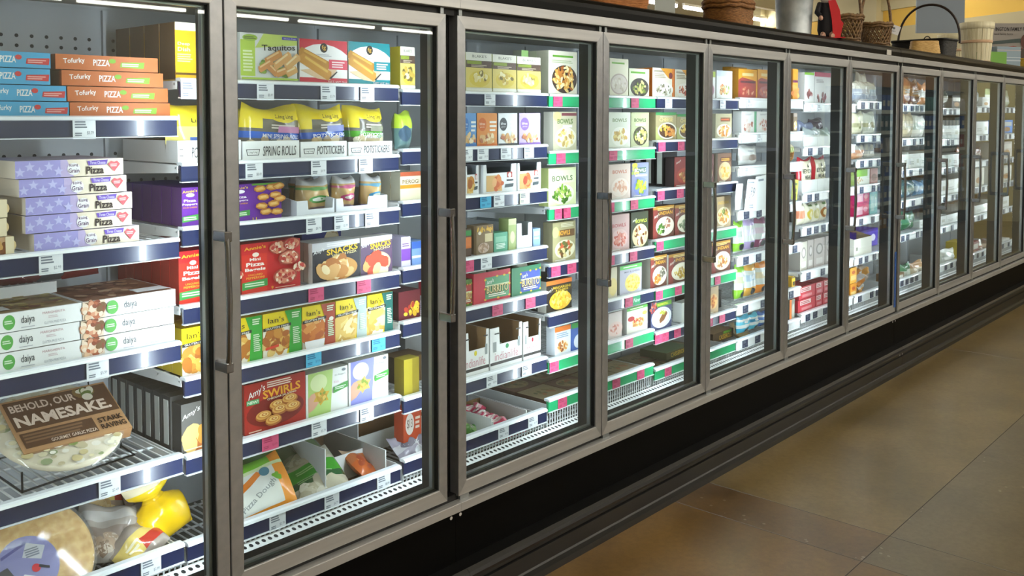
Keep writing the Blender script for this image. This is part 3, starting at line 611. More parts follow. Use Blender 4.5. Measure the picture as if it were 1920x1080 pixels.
# ================================================================== second door
box('taquito_box','white and lime taquito carton','A2',0,450,557,64,2,[('r',0,0,1,1,'#dfe2e0'),('r',0,.12,.25,.86,'#b4cf52'),('p',[(.25,.7),(1,.80),(1,1),(.4,1)],'#c4d76c'),('l',.04,.22,.2,.66,7,'#e6f0c2'),('e',.16,.90,.13,.07,'#9ab84a'),('l',.06,.26,.87,.93,2,'#5a6a3a'),('t','Taquitos',.66,.71,.16,.60,'#26241f',.02,3),('r',.72,.90,1,.96,'#4a4aa8'),('t','Gluten Free',.86,.93,.03,.22,'#d9d9f2',.01),
 ('f',.62,.30,.34,.13,20,.09,['#8aa84a','#b9cf7a','#6a8a34','#c9d9a0'],1.5,2),('q',.56,.52,.30,.11,28,'#c98a4a','#e8c08a'),('q',.72,.46,.34,.12,35,'#d9a262','#f0d2a0'),('q',.90,.44,.30,.12,38,'#d9a868','#f0d8aa'),('q',.42,.34,.26,.10,30,'#d08e52','#ecc694'),('q',.54,.25,.2,.10,-40,'#c98a52','#e8c08e'),('q',.70,.22,.2,.11,20,'#cf9050','#ecc898'),('q',.88,.24,.2,.11,25,'#d9a868','#f0d8aa'),('r',0,.0,1,.04,'#3a4424'),('r',0,.05,1,.09,'#b4cf52')],'#e2e4e0','#cfd2cc',rows=2,rowlook='white and lime taquito carton',d=.05)
def egg(bg,lab):
    arch=[(0,.72)]+[(k/16,.72+.16*math.sin(math.pi*k/16)) for k in range(17)]+[(1,.72),(1,0),(0,0)]
    return [('r',0,0,1,1,bg),('p',[(0,.70),(.12,.80),(.28,.88),(.5,.915),(.72,.86),(.88,.78),(1,.68),(1,.14),(0,.14)],'#f2f0ee'),('e',.5,.82,.08,.11,'#231b18'),('t','fg',.5,.82,.12,.09,'#d9a83a',.03),('l',.34,.66,.62,.68,2,'#b9bcc0'),('p',[(0,.30),(.35,.12),(.62,.09),(.80,.38),(.4,.36)],'#e2c3a0'),('q',.30,.56,.62,.16,-22,'#b9812a','#d9a84a'),('q',.32,.38,.66,.17,-27,'#c98f34','#e0b454'),('r',.60,.34,1,.56,lab),('l',.66,.96,.37,.53,3,'#f3d9dc'),('p',[(.60,.13),(.76,.30),(.78,.28),(.64,.12)],'#3a3434'),('t','NET WT 9oz',.78,.055,.05,.4,'#f0d0d2',.01)]
box('egg_roll_box','white and red egg roll carton','A2',0,561,651,75,2,egg('#c92a40','#d8455c'),'#f0eeee','#e4e2e2',rows=2,rowlook='white and red egg roll carton',d=.05)
box('egg_roll_box','white and teal egg roll carton','A2',0,653,731,80,2,egg('#17808a','#17808a'),'#f0eeee','#d5dede',rows=2,rowlook='white and teal egg roll carton',d=.05)
def spr(txt,seed): return [('p',[(.07,.25),(.27,.25),(.29,.58),(.05,.58)],'#3c3e42'),('p',[(.08,.29),(.26,.29),(.275,.54),(.065,.54)],'#f0f1f1'),('t','Ling Ling',.17,.41,.14,.15,'#3c3e42',.01),('t',txt,.64,.46,.52,.60,'#46484c',.012,0,.12)]
tray('display_tray','white spring roll tray','A2',1,455,562,264,2,spr('SPRING ROLLS',1),d=.32)
tray('display_tray','white potsticker tray with blue banded bag','A2',1,564,651,265,2,spr('POTSTICKERS',2),d=.32)
tray('display_tray','white potsticker tray with green banded bag','A2',1,653,745,265,2,spr('POTSTICKERS',3),d=.32)
tray('display_tray','white tray corner beside the spring rolls','A2',1,437,453,262,2,[],d=.32)
def ling(nm,bc,lab,sub,cols,seed,u0,u1,vt,look,rot,door=2):
    bag('potsticker_bag',look,'A2',1,u0,u1,vt,door,[(0,1,'#6a655c'),(.74,1,'#efd52c'),(.56,1,'#efd838',0,.22),(.24,.56,'#6e6a62'),(.36,.50,bc)],
     [('f',.5,.22,.4,.14,16,.12,cols,1.4,seed),('e',.62,.82,.26,.13,'#f0d630'),('t','Ling Ling',.62,.80,.10,.36,'#4a3c1a',.02),('l',.38,.9,.56,.66,2,'#d9d2c6'),('r',.5,.5,.95,.62,lab),('t',nm,.58,.43,.075,.66,'#f0f2f8',.02),('t',sub,.58,.375,.03,.4,'#c9d2ec',.01)],.10,FY+.012,0,rot,seed)
ling('MINI SPRING ROLLS','#2f63c4','#c98ab4','CHICKEN & VEGETABLE',['#c9b08a','#a88a62','#e0cfae'],11,462,572,187,'yellow and blue mini spring roll bag',(0,.06,0))
ling('POTSTICKERS','#2a58b8','#8a92c8','CHICKEN & VEGETABLE',['#d9c49a','#c0a272','#e8dcc0'],12,564,660,186,'yellow and blue potsticker bag',(0,-.03,0))
ling('POTSTICKERS','#4a9a2a','#8a8a78','VEGETABLE',['#d9cfae','#b8a884','#ece4cc'],13,655,740,190,'yellow and green potsticker bag',(0,.03,0))
bag('potsticker_bag','yellow dumpling bag cut by the door frame','A2',1,432,475,196,2,[(0,1,'#b7a878'),(.5,1,'#e9d23a'),(0,.3,'#7fa898')],[('t','Ling',.6,.66,.12,.5,'#4a3c1a',.02)],.08,FY+.10,seed=14)
tray('display_tray','white cut-out tray of green label pitas','A2',2,556,628,375,2,[],out='#e6e9f0',ins='#d9dce4',d=.3,hb=.062,cut=(.28,.97,.62))
tray('display_tray','white cut-out tray of pink label pitas','A2',2,630,727,369,2,[],out='#e6e9f0',ins='#d9dce4',d=.3,hb=.062,cut=(.12,.62,.62))
def roll(look,u0,u1,vt,c,c2,seed,y=FY+.03,door=2):
    bag('pita_bag',look,'A2',2,u0,u1,vt,door,[(0,1,'#cfae78'),(.84,1,'#d9dadc'),(0,.1,'#a99ac0'),(.66,.76,c2)],[('e',.55,.40,.36,.11,c,20),('e',.55,.40,.26,.06,'#e9efe4',20),('e',.5,.72,.3,.06,c2),('l',.25,.8,.10,.18,2,'#7a6a9a')],.07,y,0.,(0,0,0),seed,wr=.005)
roll('clear pita bag with green oval label',566,626,325,'#4f9a44','#7ab06a',21); roll('clear pita bag with green label behind its twin',556,600,330,'#5a8a4a','#86a86a',22,FY+.11)
roll('clear pita bag with pink oval label',634,674,322,'#d2508a','#d9709a',23); roll('clear pita bag with blue oval label',688,730,316,'#3f8fb8','#7ab4d0',24)
snk=lambda bg,nm,pl,cols,sd:[('r',0,0,1,1,bg),('p',[(0,.78),(1,.88),(1,1),(0,1)],'#cfcfd6'),('l',.30,.96,.87,.97,2,'#f0f0f2'),('t',"Amy's",.13,.78,.12,.24,'#f2f2f4',.02,14,.35),('t','SNACKS',.62,.77,.15,.66,'#f0c62a',.05,5),('t',nm,.66,.66,.065,.52,'#e9d9a0',.03,5),('e',.52,.29,.42,.30,pl,26),('f',.50,.28,.32,.2,22,.2,cols,1.5,sd)]
box('snack_box','black spinach pizza snack carton','A2',3,585,675,452,2,snk('#2b2a33','SPINACH PIZZA','#c99248',['#c98a44','#e2bd7c','#f0dcae','#b5702f','#d9a868'],6),'#ecebe6','#e6e4dc',rows=2,rowlook='black spinach pizza snack carton',d=.045)
box('snack_box','violet nacho snack carton','A2',3,676,748,442,2,snk('#5f4a66','NACHO','#cdb094',['#e2c890','#f0dfb6','#c8503a','#d9a868'],7),'#e6e0dc','#d9d2ce',d=.045)
box('snack_box','blue snack carton lying behind the spinach snacks','A2',3,566,640,436,2,[('r',0,0,1,1,'#2a3480'),('f',.75,.7,.2,.2,10,.2,['#b9a27a','#d9c9a4'],1.5,3)],'#2a3480',y=.46)
swl=[('r',0,0,1,1,'#a8281e'),('e',.5,.36,.47,.30,'#7a1a14',26),('l',.36,.84,.84,.97,3,'#f0d8c8'),('t',"Amy's",.19,.80,.17,.30,'#f4eeea',.02,20,.35),('t','SWIRLS',.60,.74,.17,.62,'#f0a92a',.05,3),('t','CHEDDAR JALAPENO',.60,.625,.05,.48,'#f2e2c8',.03,3),('r',.03,.58,.23,.68,'#4a9a62'),('t','NEW!',.13,.63,.06,.17,'#eef4e0',.03),('l',.06,.30,.02,.06,1,'#f0c8b0')]
for cx,cy in ((.30,.30),(.52,.46),(.72,.52),(.55,.36),(.76,.36),(.44,.18)):
    swl+=[('e',cx,cy,.135,.105,'#a8652a',20),('e',cx-.005,cy+.022,.12,.085,'#d9a050',20),('e',cx-.005,cy+.03,.095,.062,'#c08038',18),('e',cx,cy+.033,.075,.047,'#e6bd72',18),('e',cx+.005,cy+.035,.045,.028,'#b5702f',14),('e',cx+.005,cy+.037,.022,.014,'#e6c88a',10)]
box('snack_box','red cheddar swirl carton','A2',5,457,573,695,2,swl,'#8a2018','#7a2a22',rows=3,rowlook='red cheddar swirl carton',d=.055)
prg=lambda c1,c2,hand,sd:[('r',0,0,1,1,'#eceeea'),('p',[(.05,0),(.58,0),(.64,1),(.05,1)],c1),('e',.30,.75,.2,.2,c2,20),('p',[(.05,.10),(.18,.16),(.34,.34),(.26,.55),(.12,.52),(.05,.44)],'#d9a58a')]+[('p',[(.36+(.21 if j%2==0 else .13)*math.cos(j*math.pi/6+.4),.42+(.21 if j%2==0 else .13)*math.sin(j*math.pi/6+.4)) for j in range(12)],hand),('f',.36,.42,.13,.11,20,.05,['#c99a2e','#e6c05a','#8aa03a'],1.3,sd),('t',"Dr. Praeger's",.81,.83,.05,.26,'#5a5f66',.01),('e',.90,.93,.05,.035,'#7a7f86'),('t','Kids',.72,.68,.06,.12,'#d9a8c0',.01),('p',[(.64,.42),(1,.50),(1,.64),(.64,.56)],'#4a9a44'),('l',.68,.95,.49,.57,2,'#d9efd2')]
box('star_snack_box','white and green star snack carton','A2',5,573,652,694,2,prg('#b4d27a','#d9e6ae','#d6ae3c',3),'#eef0ec','#dcdfda',rows=3,rowlook='white and green star snack carton',d=.06)
box('star_snack_box','white and violet fish snack carton','A2',5,653,728,672,2,prg('#8c8fd6','#e4e6fa','#c9b26a',4),'#eef0ec','#dcdfda',rows=3,rowlook='white and violet fish snack carton',d=.06)
# basket of the second bay
def inb(name,raw,u,v,y,w,h,th,rot,zs,cmds=(),seed=1,cat='bag',wr=.004): return bagpx(name,raw,u,v,y,w,h,th,rot,zs,cmds,seed,cat,wr)
inb('pizza_dough_bag','green and orange pizza dough bag in the second basket',482,914,.385,.20,.17,.045,(-42,-12,-14),[(0,1,'#dfe2de'),(.84,1,'#7cc23a'),(0,1,'#e8942e',.84,1),(.74,.84,'#cfe0ae'),(0,.06,'#e8942e')],[('p',[(.0,.46),(.55,.74),(.62,.66),(.04,.34)],'#e8852e'),('t','Pizza Dough',.46,.30,.13,.66,'#9aa0a2',.02,24),('e',.66,.68,.08,.09,'#5a90a8'),('f',.8,.5,.1,.06,8,.05,['#7ab83a'],1.2,1)],41)
inb('dumpling_bag','clear dumpling bag with bright green label in the second basket',585,897,.42,.21,.19,.07,(-58,-8,-10),[(0,1,'#b9b2a0'),(.34,.70,'#3f9a2a'),(.34,.46,'#2c5a34'),(.74,.86,'#a8a892')],[('l',.25,.75,.54,.62,2,'#a8d98a'),('l',.2,.8,.38,.45,2,'#8ac078'),('f',.5,.16,.4,.12,12,.13,['#d9d2bc','#c4bca4','#e8e4d4'],1.5,5),('f',.5,.86,.36,.1,8,.12,['#cfc8b0','#b4ac94'],1.5,6)],42)
inb('dumpling_bag','olive dumpling bag behind the green labelled one',545,855,.54,.24,.22,.08,(-60,-5,8),[(0,1,'#6a6f58'),(.4,.7,'#4f6440')],[('f',.5,.25,.35,.15,10,.13,['#8a8a72','#a8a68c'],1.5,7)],43)
inb('dumpling_bag','dark green bag at the back corner of the second basket',470,850,.56,.20,.18,.08,(-55,0,20),[(0,1,'#3f6a2a'),(.5,.8,'#5f9a34')],[('l',.2,.8,.4,.6,3,'#8ab86a')],44)
inb('sausage_bag','orange sausage bag by the carton wall in the second basket',684,868,.42,.15,.13,.045,(-62,14,12),[(0,1,'#c4622e'),(.5,.8,'#b5683e'),(.8,1,'#c9a88a')],[('f',.4,.4,.25,.2,10,.12,['#d98a52','#a84a2a'],1.5,8)],45)
x,z=py(690,850,.5)
for k,(ya,yb,xa2,xb2,h) in enumerate(((.315,.66,-.26,-.03,.115),)):
    s=S(); t=.004; zb=.335
    s.box(xa2,xa2+t,ya+.03,yb,zb,zb+h+.055,'#d9dbdc'); s.box(xb2-t,xb2,ya,yb,zb,zb+h,'#cfd1d2'); s.box(xa2+t,xb2-t,yb-t,yb,zb,zb+h+.04,'#6a4f38'); s.box(xa2+t,xb2-t,ya+.12,ya+.12+t,zb,zb+h*.8,'#e2e4e4'); s.box(xa2+t,xb2-t,ya,yb-t,zb,zb+t,'#7a5c40')
    label_it(s.build('open_carton'),'','A2',6,2,'carton',None,'open white carton with brown lining in the second basket')
# ================================================================== third door
def meal(bg,title,tc,plate,cols,seed=1,ty=.82,brand=None,top=None,cy=.33,rr=.40,rz=.27,extra=(),th=.10,tw=.66,inner=None):
    c=[('r',0,0,1,1,bg)]
    if top: c.append(('r',0,.88,1,1,top))
    c+=list(extra)
    if brand: c.append(('t',brand,.20,ty+.03,.09,.26,'#f2efe8',.02,18,.3))
    if title: c.append(('t',title,.58 if brand else .5,ty,th,tw,tc,.04))
    c+=[('e',.52,cy,rr,rz,plate,26)]
    if inner: c.append(('e',.52,cy,rr*.8,rz*.8,inner,24))
    c+=[('f',.52,cy,rr*.72,rz*.72,36,.065,cols,1.5,seed),('l',.08,.6,.02,.06,1,'#d9d6cc')]
    return c
blk=lambda sd:[('r',0,0,1,1,'#ece9dc'),('t',"BLAKE'S",.52,.91,.07,.55,'#5a5a58',.0),('r',.0,.62,1,.80,'#5a463c'),('r',.04,.71,.6,.79,'#8a9a3a'),('l',.2,.8,.63,.7,2,'#c9b8a4'),('r',0,.12,1,.62,'#e0cb72'),('e',.52,.34,.40,.20,'#d9c04a',24),('f',.52,.38,.3,.13,22,.07,['#e8d89a','#7a6a3a','#c9a84a','#f0e6b8'],1.5,sd),('r',0,0,1,.1,'#efeee6')]
for k,(u0,u1,v,lk) in enumerate(((873,922,99,'white and yellow shepherds pie carton at the hinge side'),(923,968,103,'white and yellow shepherds pie carton in the middle'),(969,1015,107,'white and yellow shepherds pie carton with lime side'))):
    box('pie_box',lk,'B1',0,u0,u1,v,3,blk(k+1),'#eeebdf','#a4b42e',d=.05)
box('pie_box','white and yellow shepherds pie carton beside the egg rolls','B1',0,750,778,88,2,blk(9),'#eeebdf','#b4a42e',d=.05)
box('veggie_box','pale green carton behind the shepherds pies','B1',0,990,1020,96,3,[('r',0,0,1,1,'#dfe6d4'),('r',0,.85,1,1,'#9ac07a')],'#dfe6d4',y=.40)
box('pasta_box','tall cream carton with big noodle bowl','B2',0,1028,1082,96,3,[('r',0,0,1,1,'#e2ddcc'),('l',.14,.86,.84,.92,1,'#6aa83a'),('l',.1,.9,.72,.80,2,'#b9c4a0'),('e',.55,.36,.44,.32,'#4a3a34',26),('f',.55,.36,.38,.27,70,.05,PASTA,2.4,4)],'#e0dccc','#b9b6a8',d=.06,rows=2,rowlook='tall cream noodle carton')
bf=lambda bg,ov,oc,sd:[('r',0,0,1,1,bg),('e',.26,.66,.20,.20,ov,22),('t','bfree',.26,.68,.08,.26,oc,.02),('t','gluten',.26,.58,.05,.22,oc,.0),('r',.62,.70,.96,.76,'#f0efe8'),('r',.62,.58,.96,.64,'#f0efe8'),('r',.62,.46,.9,.52,'#f0efe8'),('f',.55,.24,.40,.15,26,.07,['#e2c294','#c99a62','#d8b07a','#efdcb8','#b06a4a'],1.5,sd),('r',0,0,1,.08,ov)]
for u0,u1,c,o,oc,n in ((866,893,'#6a9ad0','#4a78b8','#dfe8f4','blue'),(894,932,'#e09048','#cf6a2a','#f4dcc4','orange'),(934,970,'#e2e4e6','#3a3d42','#e8e8ea','white'),(973,1013,'#c3b0dc','#8a68b4','#efe6f6','lilac')):
    box('bread_box',n+' gluten free bread carton','B1',1,u0,u1,212,3,bf(c,o,oc,len(n)),c,'#8f8f98',d=.06)
box('bowl_box','cream bowl carton with macaroni photo','B2',1,1037,1081,202,3,meal('#c9c4a6','BOWLS','#5a7a34','#e8e4d4',CREAMF,3,.76,th=.13,cy=.34,rr=.45,rz=.27,extra=[('e',.16,.88,.16,.12,'#e9d98a'),('r',.35,.9,1,.97,'#8a4a52'),('r',.4,.6,.8,.66,'#e9ecf2')]),'#c9c4a6','#d9d6c8',d=.05)
def ttray(look,u0,u1,v,food,door=3,bay='B1'):
    tray('display_tray',look,bay,2,u0,u1,v,door,[('p',[(.08,.06),(.55,.06),(.55,.42),(.40,.62),(.08,.62)],'#d9b072'),('f',.42,.34,.13,.2,12,.14,food,1.4,4),('r',.70,.52,.86,.72,'#b5463c'),('e',.78,.60,.05,.09,'#f0ece8'),('r',.68,.39,.89,.45,'#3a3d42'),('p',[(.62,.16),(.88,.18),(.90,.30),(.64,.28)],'#4a5458')],out='#eef0f2',ins='#7e868c',d=.3,cut=(.08,.84,.30),slope=False)
ttray('white printed tray of wraps at the hinge side',873,898,306,GOLD); ttray('white printed tray of wraps in the middle of its shelf',906,969,303,['#e08a4a','#c9622e','#e9b27a'])
ttray('white printed tray of wraps beside the light green bowl carton',970,1026,301,['#d06a3a','#e09a62','#b84a2e'])
box('bowl_box','light green bowl carton with salad photo','B2',2,1028,1080,307,3,[('r',0,0,1,1,'#dfe6b4'),('r',.08,.60,.95,.93,'#e6ebc8'),('t','BOWLS',.5,.72,.14,.74,'#4f6a3a',.03),('e',.5,.30,.42,.26,'#efeedd',26),('f',.5,.30,.36,.2,60,.06,GREENF,1.6,6)],'#dfe6b4','#c9d48a',d=.05)
box('snack_box','brown rice pasta carton','B1',3,893,925,422,3,[('r',0,0,1,1,'#8a7458'),('f',.5,.86,.44,.08,16,.06,['#c9962e','#e0b44a'],2.5,2),('e',.18,.74,.09,.06,'#eae2cc'),('r',.48,.42,.94,.70,'#d9c9a0'),('e',.4,.22,.34,.18,'#c9b0a2'),('f',.4,.22,.28,.13,20,.06,['#d9b8a4','#a88a72'],1.5,5)],'#8a7458',d=.05)
box('snack_box','teal green vegetable carton','B1',3,926,952,436,3,[('r',0,0,1,1,'#5fa88a'),('r',.1,.5,.9,.8,'#8cc4a8'),('l',.15,.85,.15,.45,4,'#dff0e4')],'#5fa88a',d=.05)
box('snack_box','sage green vegetable carton','B1',3,953,968,410,3,[('r',0,0,1,1,'#a9b87a'),('r',0,.8,1,1,'#cfd8a4'),('e',.5,.4,.3,.2,'#dfe2b4')],'#a9b87a',d=.05)
tray('display_tray','white cut-out tray of pastries','B1',3,969,998,418,3,[],out='#e6ebf0',ins='#b9c0c4',cut=(.3,.75,.5),slope=False)
box('snack_box','pale blue pastry carton','B1',3,999,1022,428,3,[('r',0,0,1,1,'#8fb0d8'),('r',.1,.6,.9,.85,'#c4d6ec'),('l',.15,.85,.40,.5,2,'#f0f4fa')],'#8fb0d8',d=.05)
box('snack_box','orange red label carton at the hinge side','B1',3,862,884,430,3,[('r',0,0,1,1,'#5a4438'),('r',.3,.3,1,.7,'#d0763a'),('r',.2,.76,1,.95,'#3f8a4a')],'#5a4438',d=.05)
box('bowl_box','olive bowl carton with stew photo','B2',3,1036,1079,411,3,meal('#a9a078','BOWLS','#e8a83a','#e2dcc0',['#6a4a2a','#9a7a3a','#c9603a','#d9c48a','#5f6a34'],5,.72,extra=[('e',.12,.75,.14,.14,'#c4d88a'),('l',.35,.95,.86,.97,3,'#e0d9bc'),('r',.3,.62,.95,.80,'#6a4a2a')],cy=.30,rr=.44,rz=.24,th=.12,tw=.5),'#a9a078','#8a8468',d=.05)
def bur(bg,panel,tc,sd):
    dots=[('e',x,y,.035,.035,'#e0b83a',8) for x,y in ((.30,.10),(.30,.45),(.30,.75),(.97,.12),(.97,.5),(.97,.85),(.65,.10),(.62,.82),(.82,.82))]
    return [('r',0,0,1,1,bg),('r',.30,.10,.97,.82,panel),('r',.30,.52,.97,.56,'#cfd8b4')]+dots+[('t','BURRITO',.63,.40,.26,.62,tc,.06),('t','BURRITO',.63,.415,.24,.60,'#e9d9a0',.01),('l',.38,.88,.16,.28,2,'#e6e2d0'),('t',"Amy's",.42,.66,.16,.2,'#f0ece4',.02,12,.3)]
tray('display_tray','red and green burrito tray','B1',4,888,957,508,3,bur('#c43a4a','#5f9a72','#6a3a1a',1),out='#c43a4a',ins='#8a7a6a',cut=(.35,.92,.22),slope=False)
tray('display_tray','pale green burrito tray with white side','B1',4,959,1023,498,3,bur('#3f7a5a','#4a58a4','#6a4a1a',2),out='#3f7a5a',ins='#8a7a6a',cut=(.25,.80,.24),slope=False)
box('burrito_box','green and red burrito carton at the hinge side','B1',4,862,885,525,3,bur('#5a7a3a','#a83a3a','#e0b83a',3),'#5a7a3a',d=.05)
for k,(u,c) in enumerate(((905,'#8c8a70'),(938,'#a8a690'),(985,'#b9b6a4'))):
    bag('burrito_bag',['olive','beige','pale'][k]+' wrapped burrito standing in the burrito trays','B1',4,u-14,u+14,492+k*-4,3,[(0,1,c),(.7,1,'#c9c8b8')],[('l',.2,.8,.6,.8,2,'#e6e4d6')],.05,FY+.05,seed=50+k)
box('macaroni_box','black and orange macaroni carton','B2',4,1024,1072,524,3,[('r',0,0,1,1,'#2e2620'),('r',0,.86,1,1,'#dd7a34'),('r',.20,.62,.98,.82,'#4a3a1e'),('t','MACARONI',.60,.75,.08,.68,'#e6c23a',.04),('t','& CHEESE',.60,.66,.06,.5,'#e6c23a',.03),('t',"Amy's",.13,.68,.12,.24,'#efece6',.02,18,.3),('e',.54,.33,.43,.30,'#e2b43a',26),('f',.54,.33,.37,.25,60,.055,['#e8b02a','#f0c848','#d99a1e','#f6dc7a'],2.0,4)],'#2e2620','#d8d6cc',d=.045)
sm=S(); sm.box(0,.12,0,.043,0,.16,'#24211f'); sm.box(-.0006,0,.010,.034,.010,.15,'#d9d8d0')
x0,_=py(1024,540,FY)
for r in range(1,5):
    o=sm.build('macaroni_box',None,(x0+.002,FY+.045*r,SHZ['B2'][4])) if r==1 else dup(so,(x0+.002,FY+.045*r,SHZ['B2'][4]))
    if r==1: so=o
    label_it(o,'','B2',4,3,'carton','cartons queued behind the macaroni carton','black carton with white side panel queued behind the macaroni carton, third door')
indl=lambda dot,sd:[('r',0,.10,1,.17,'#3a3634'),('t','indianlife',.5,.30,.20,.74,'#c9909a',.0),('e',.52,.50,.05,.06,dot,14),('r',.08,.42,.18,.66,'#9aa0a0'),('r',.86,.42,.94,.66,'#9aa0a0'),('r',.0,.0,1,.02,'#d9d9d4'),('r',.12,.84,.3,.87,'#3a3634'),('r',.8,.84,.95,.87,'#3a3634')]
for u0,u1,v,d_,n in ((863,917,622,'#e0cf3a','yellow'),(919,979,610,'#3f9a62','green'),(981,1038,598,'#b5384a','red')):
    tray('display_tray','tall white flatbread tray with %s dot'%n,'B1',5,u0,u1,v,3,indl(d_,1),out='#efefee',ins='#a8845a',d=.30,cut=(.27,.92,.42),slope=False)
for k,(u,c) in enumerate(((945,'#4a7a62'),(1008,'#b54a6a'))):
    bag('flatbread_bag',['green','pink and green'][k]+' flatbread bag inside its tall white tray','B1',5,u-22,u+22,632-16*k,3,[(0,1,'#5f7a68'),(.6,1,c)],[('l',.2,.8,.5,.8,3,'#c9d4cc')],.06,FY+.10,seed=60+k)
box('rice_bowl_box','white and orange rice bowl carton','B2',5,1040,1070,604,3,[('r',0,0,1,1,'#dfe6ee'),('r',0,.82,1,1,'#e07a34'),('l',.1,.9,.58,.78,3,'#8aa0b8'),('e',.45,.28,.4,.22,'#e9dcc0',22),('f',.45,.28,.33,.16,26,.06,['#b5702f','#d99a52','#8a4a2a'],1.4,3)],'#dfe6ee',d=.045)
box('rice_bowl_box','blue rice bowl carton with leaf motif','B2',5,1071,1093,600,3,[('r',0,0,1,1,'#4a6ab4'),('r',0,.8,1,1,'#3f9a4a'),('e',.6,.3,.4,.25,'#dfe4f0')],'#4a6ab4',d=.045)
# bottom of the third bay
def ocart(label,xa2,xb2,ya,yb,h,hb,bay,i,door,out='#e3e4e2',ins='#8a6845',zb=.335,rot=0.,front=None):
    s=S(); t=.004
    s.box(xa2,xa2+t,ya,yb,zb,zb+hb,out); s.box(xb2-t,xb2,ya,yb,zb,zb+hb,out); s.box(xa2+t,xb2-t,yb-t,yb,zb,zb+hb,ins); s.box(xa2+t,xb2-t,ya,ya+t,zb,zb+h,out,front); s.box(xa2+t,xb2-t,ya+t,yb-t,zb,zb+t,ins)
    s.poly([(xa2+t+.0004,ya+t,zb+t),(xa2+t+.0004,yb-t,zb+t),(xa2+t+.0004,yb-t,zb+hb),(xa2+t+.0004,ya+t,zb+h)],ins)
    o=s.build('open_carton'); label_it(o,'',bay,i,door,'carton',None,label); return o
ocart('open white carton of red wrapped burritos, basket of the third door',.485,.68,.305,.56,.07,.085,'B1',6,3,front='#c9485c')
ocart('open white carton of green wrapped burritos, basket of the third door',.32,.48,.305,.56,.07,.10,'B1',6,3,front='#a9c9a4')
ocart('brown-lined open carton at the back of the third door basket',.06,.40,.58,.70,.07,.13,'B1',6,3)
ocart('open carton of orange wrapped snacks at the hinge corner, third door',.20,.315,.305,.46,.05,.06,'B1',6,3,front='#d05a54')
k=0
for (xc,yc,c,c2,n,cart) in ((.40,.40,'#5f9a4a','#a8cf8a',8,'green'),(.575,.40,'#c0385a','#e0a0b0',8,'red'),(.255,.36,'#d9682e','#f0b08a',4,'orange')):
    for q in range(n):
        k+=1; R2=random.Random(k)
        bag_at('burrito_bag','small %s wrapped burrito lying in its open carton, third door'%cart,.085,.055,.035,(xc+R2.uniform(-.03,.03),yc-.05+.02*q,.385+.006*(q%4)),(math.radians(-70),R2.uniform(-.5,.5),R2.uniform(-.6,.6)),[(0,1,c),(.3,.7,c2)],[('l',.2,.8,.35,.65,2,'#f0ece4')],k,'burrito',group='%s wrapped burritos in their open carton'%cart)
# the third bay's goods that show past the edge of the second door
bag('dumpling_tub','lime topped dumpling pouch at the bay edge','B1',1,750,778,210,2,[(0,1,'#5f7f80'),(.55,1,'#b4cf3a')],[('e',.4,.42,.34,.22,'#3f5a70',16)],.06,FY+.02,seed=160)
box('pierogi_box','cream and orange pierogi carton at the bay edge','B1',2,750,790,322,2,[('r',0,0,1,1,'#d9d0b4'),('r',0,.42,1,.55,'#d98a2a'),('t','PIEROGI',.5,.66,.14,.8,'#6a4a2a',.02),('r',0,.85,1,1,'#b4583a')],'#cfc8b0','#b9b6a4',rows=4,rowlook='cream and orange pierogi carton',d=.05)
box('snack_box','violet and white snack carton at the bay edge','B1',3,752,770,444,2,[('r',0,0,1,1,'#cfc8dc'),('r',0,.2,1,.6,'#7a4aa8'),('l',.1,.9,.66,.8,2,'#7a5a8a')],'#b4acc8',rows=3,rowlook='violet and white snack carton',d=.05)
box('snack_box','blue snack carton at the bay edge','B1',3,772,800,452,2,[('r',0,0,1,1,'#7a9ad0'),('r',0,.7,1,1,'#3a62b4'),('r',0,.3,1,.4,'#dfe6f0')],'#7a9ad0','#5a78a8',rows=3,rowlook='blue edge snack carton',d=.05)
box('burrito_box','dark maroon burrito carton at the bay edge','B1',4,747,788,545,2,[('r',0,0,1,1,'#5f2028'),('f',.6,.35,.4,.25,18,.1,['#c9a02a','#a83a2a','#e0c03a'],1.4,5),('t','B',.85,.42,.3,.2,'#d9b43a',.02)],'#5f2028','#4a2a30',rows=3,rowlook='dark maroon burrito carton',d=.05)
box('burrito_box','mustard carton end at the bay edge','B1',5,757,786,672,2,[('r',0,0,1,1,'#a8982e'),('r',.55,0,1,1,'#8a7a24')],'#a8982e','#8a7a24',d=.05)
box('burrito_box','brown carton behind the mustard one','B1',5,750,800,668,2,[('r',0,0,1,1,'#6a5030'),('t','IAN',.3,.4,.2,.4,'#b99a4a',.02)],'#6a5030','#4a3a24',y=.40,d=.1)
box('snack_box','orange red price-printed carton by the basket rail','B1',6,756,790,762,2,[('r',0,0,1,1,'#c4502e'),('e',.35,.5,.24,.32,'#e9e0d8',16),('t','$13',.35,.5,.3,.3,'#5a3a34',.0),('l',.66,.95,.3,.7,3,'#f0d8c8')],'#c4502e',d=.05,y=.40)
for k_,(u_,v_) in enumerate(((765,838),(785,832))):
    bagpx('snack_bag','pale %s crumpled bag heaped behind the basket rail, second door'%['lilac','silver'][k_],u_,v_,.42,.13,.10,.05,(-55,10*k_,20*k_),[(0,1,['#b4aec0','#c4c6cc'][k_]),(.3,.6,'#dcdce4')],[('e',.4,.5,.2,.2,'#8a8494',12)],170+k_,wr=.010)
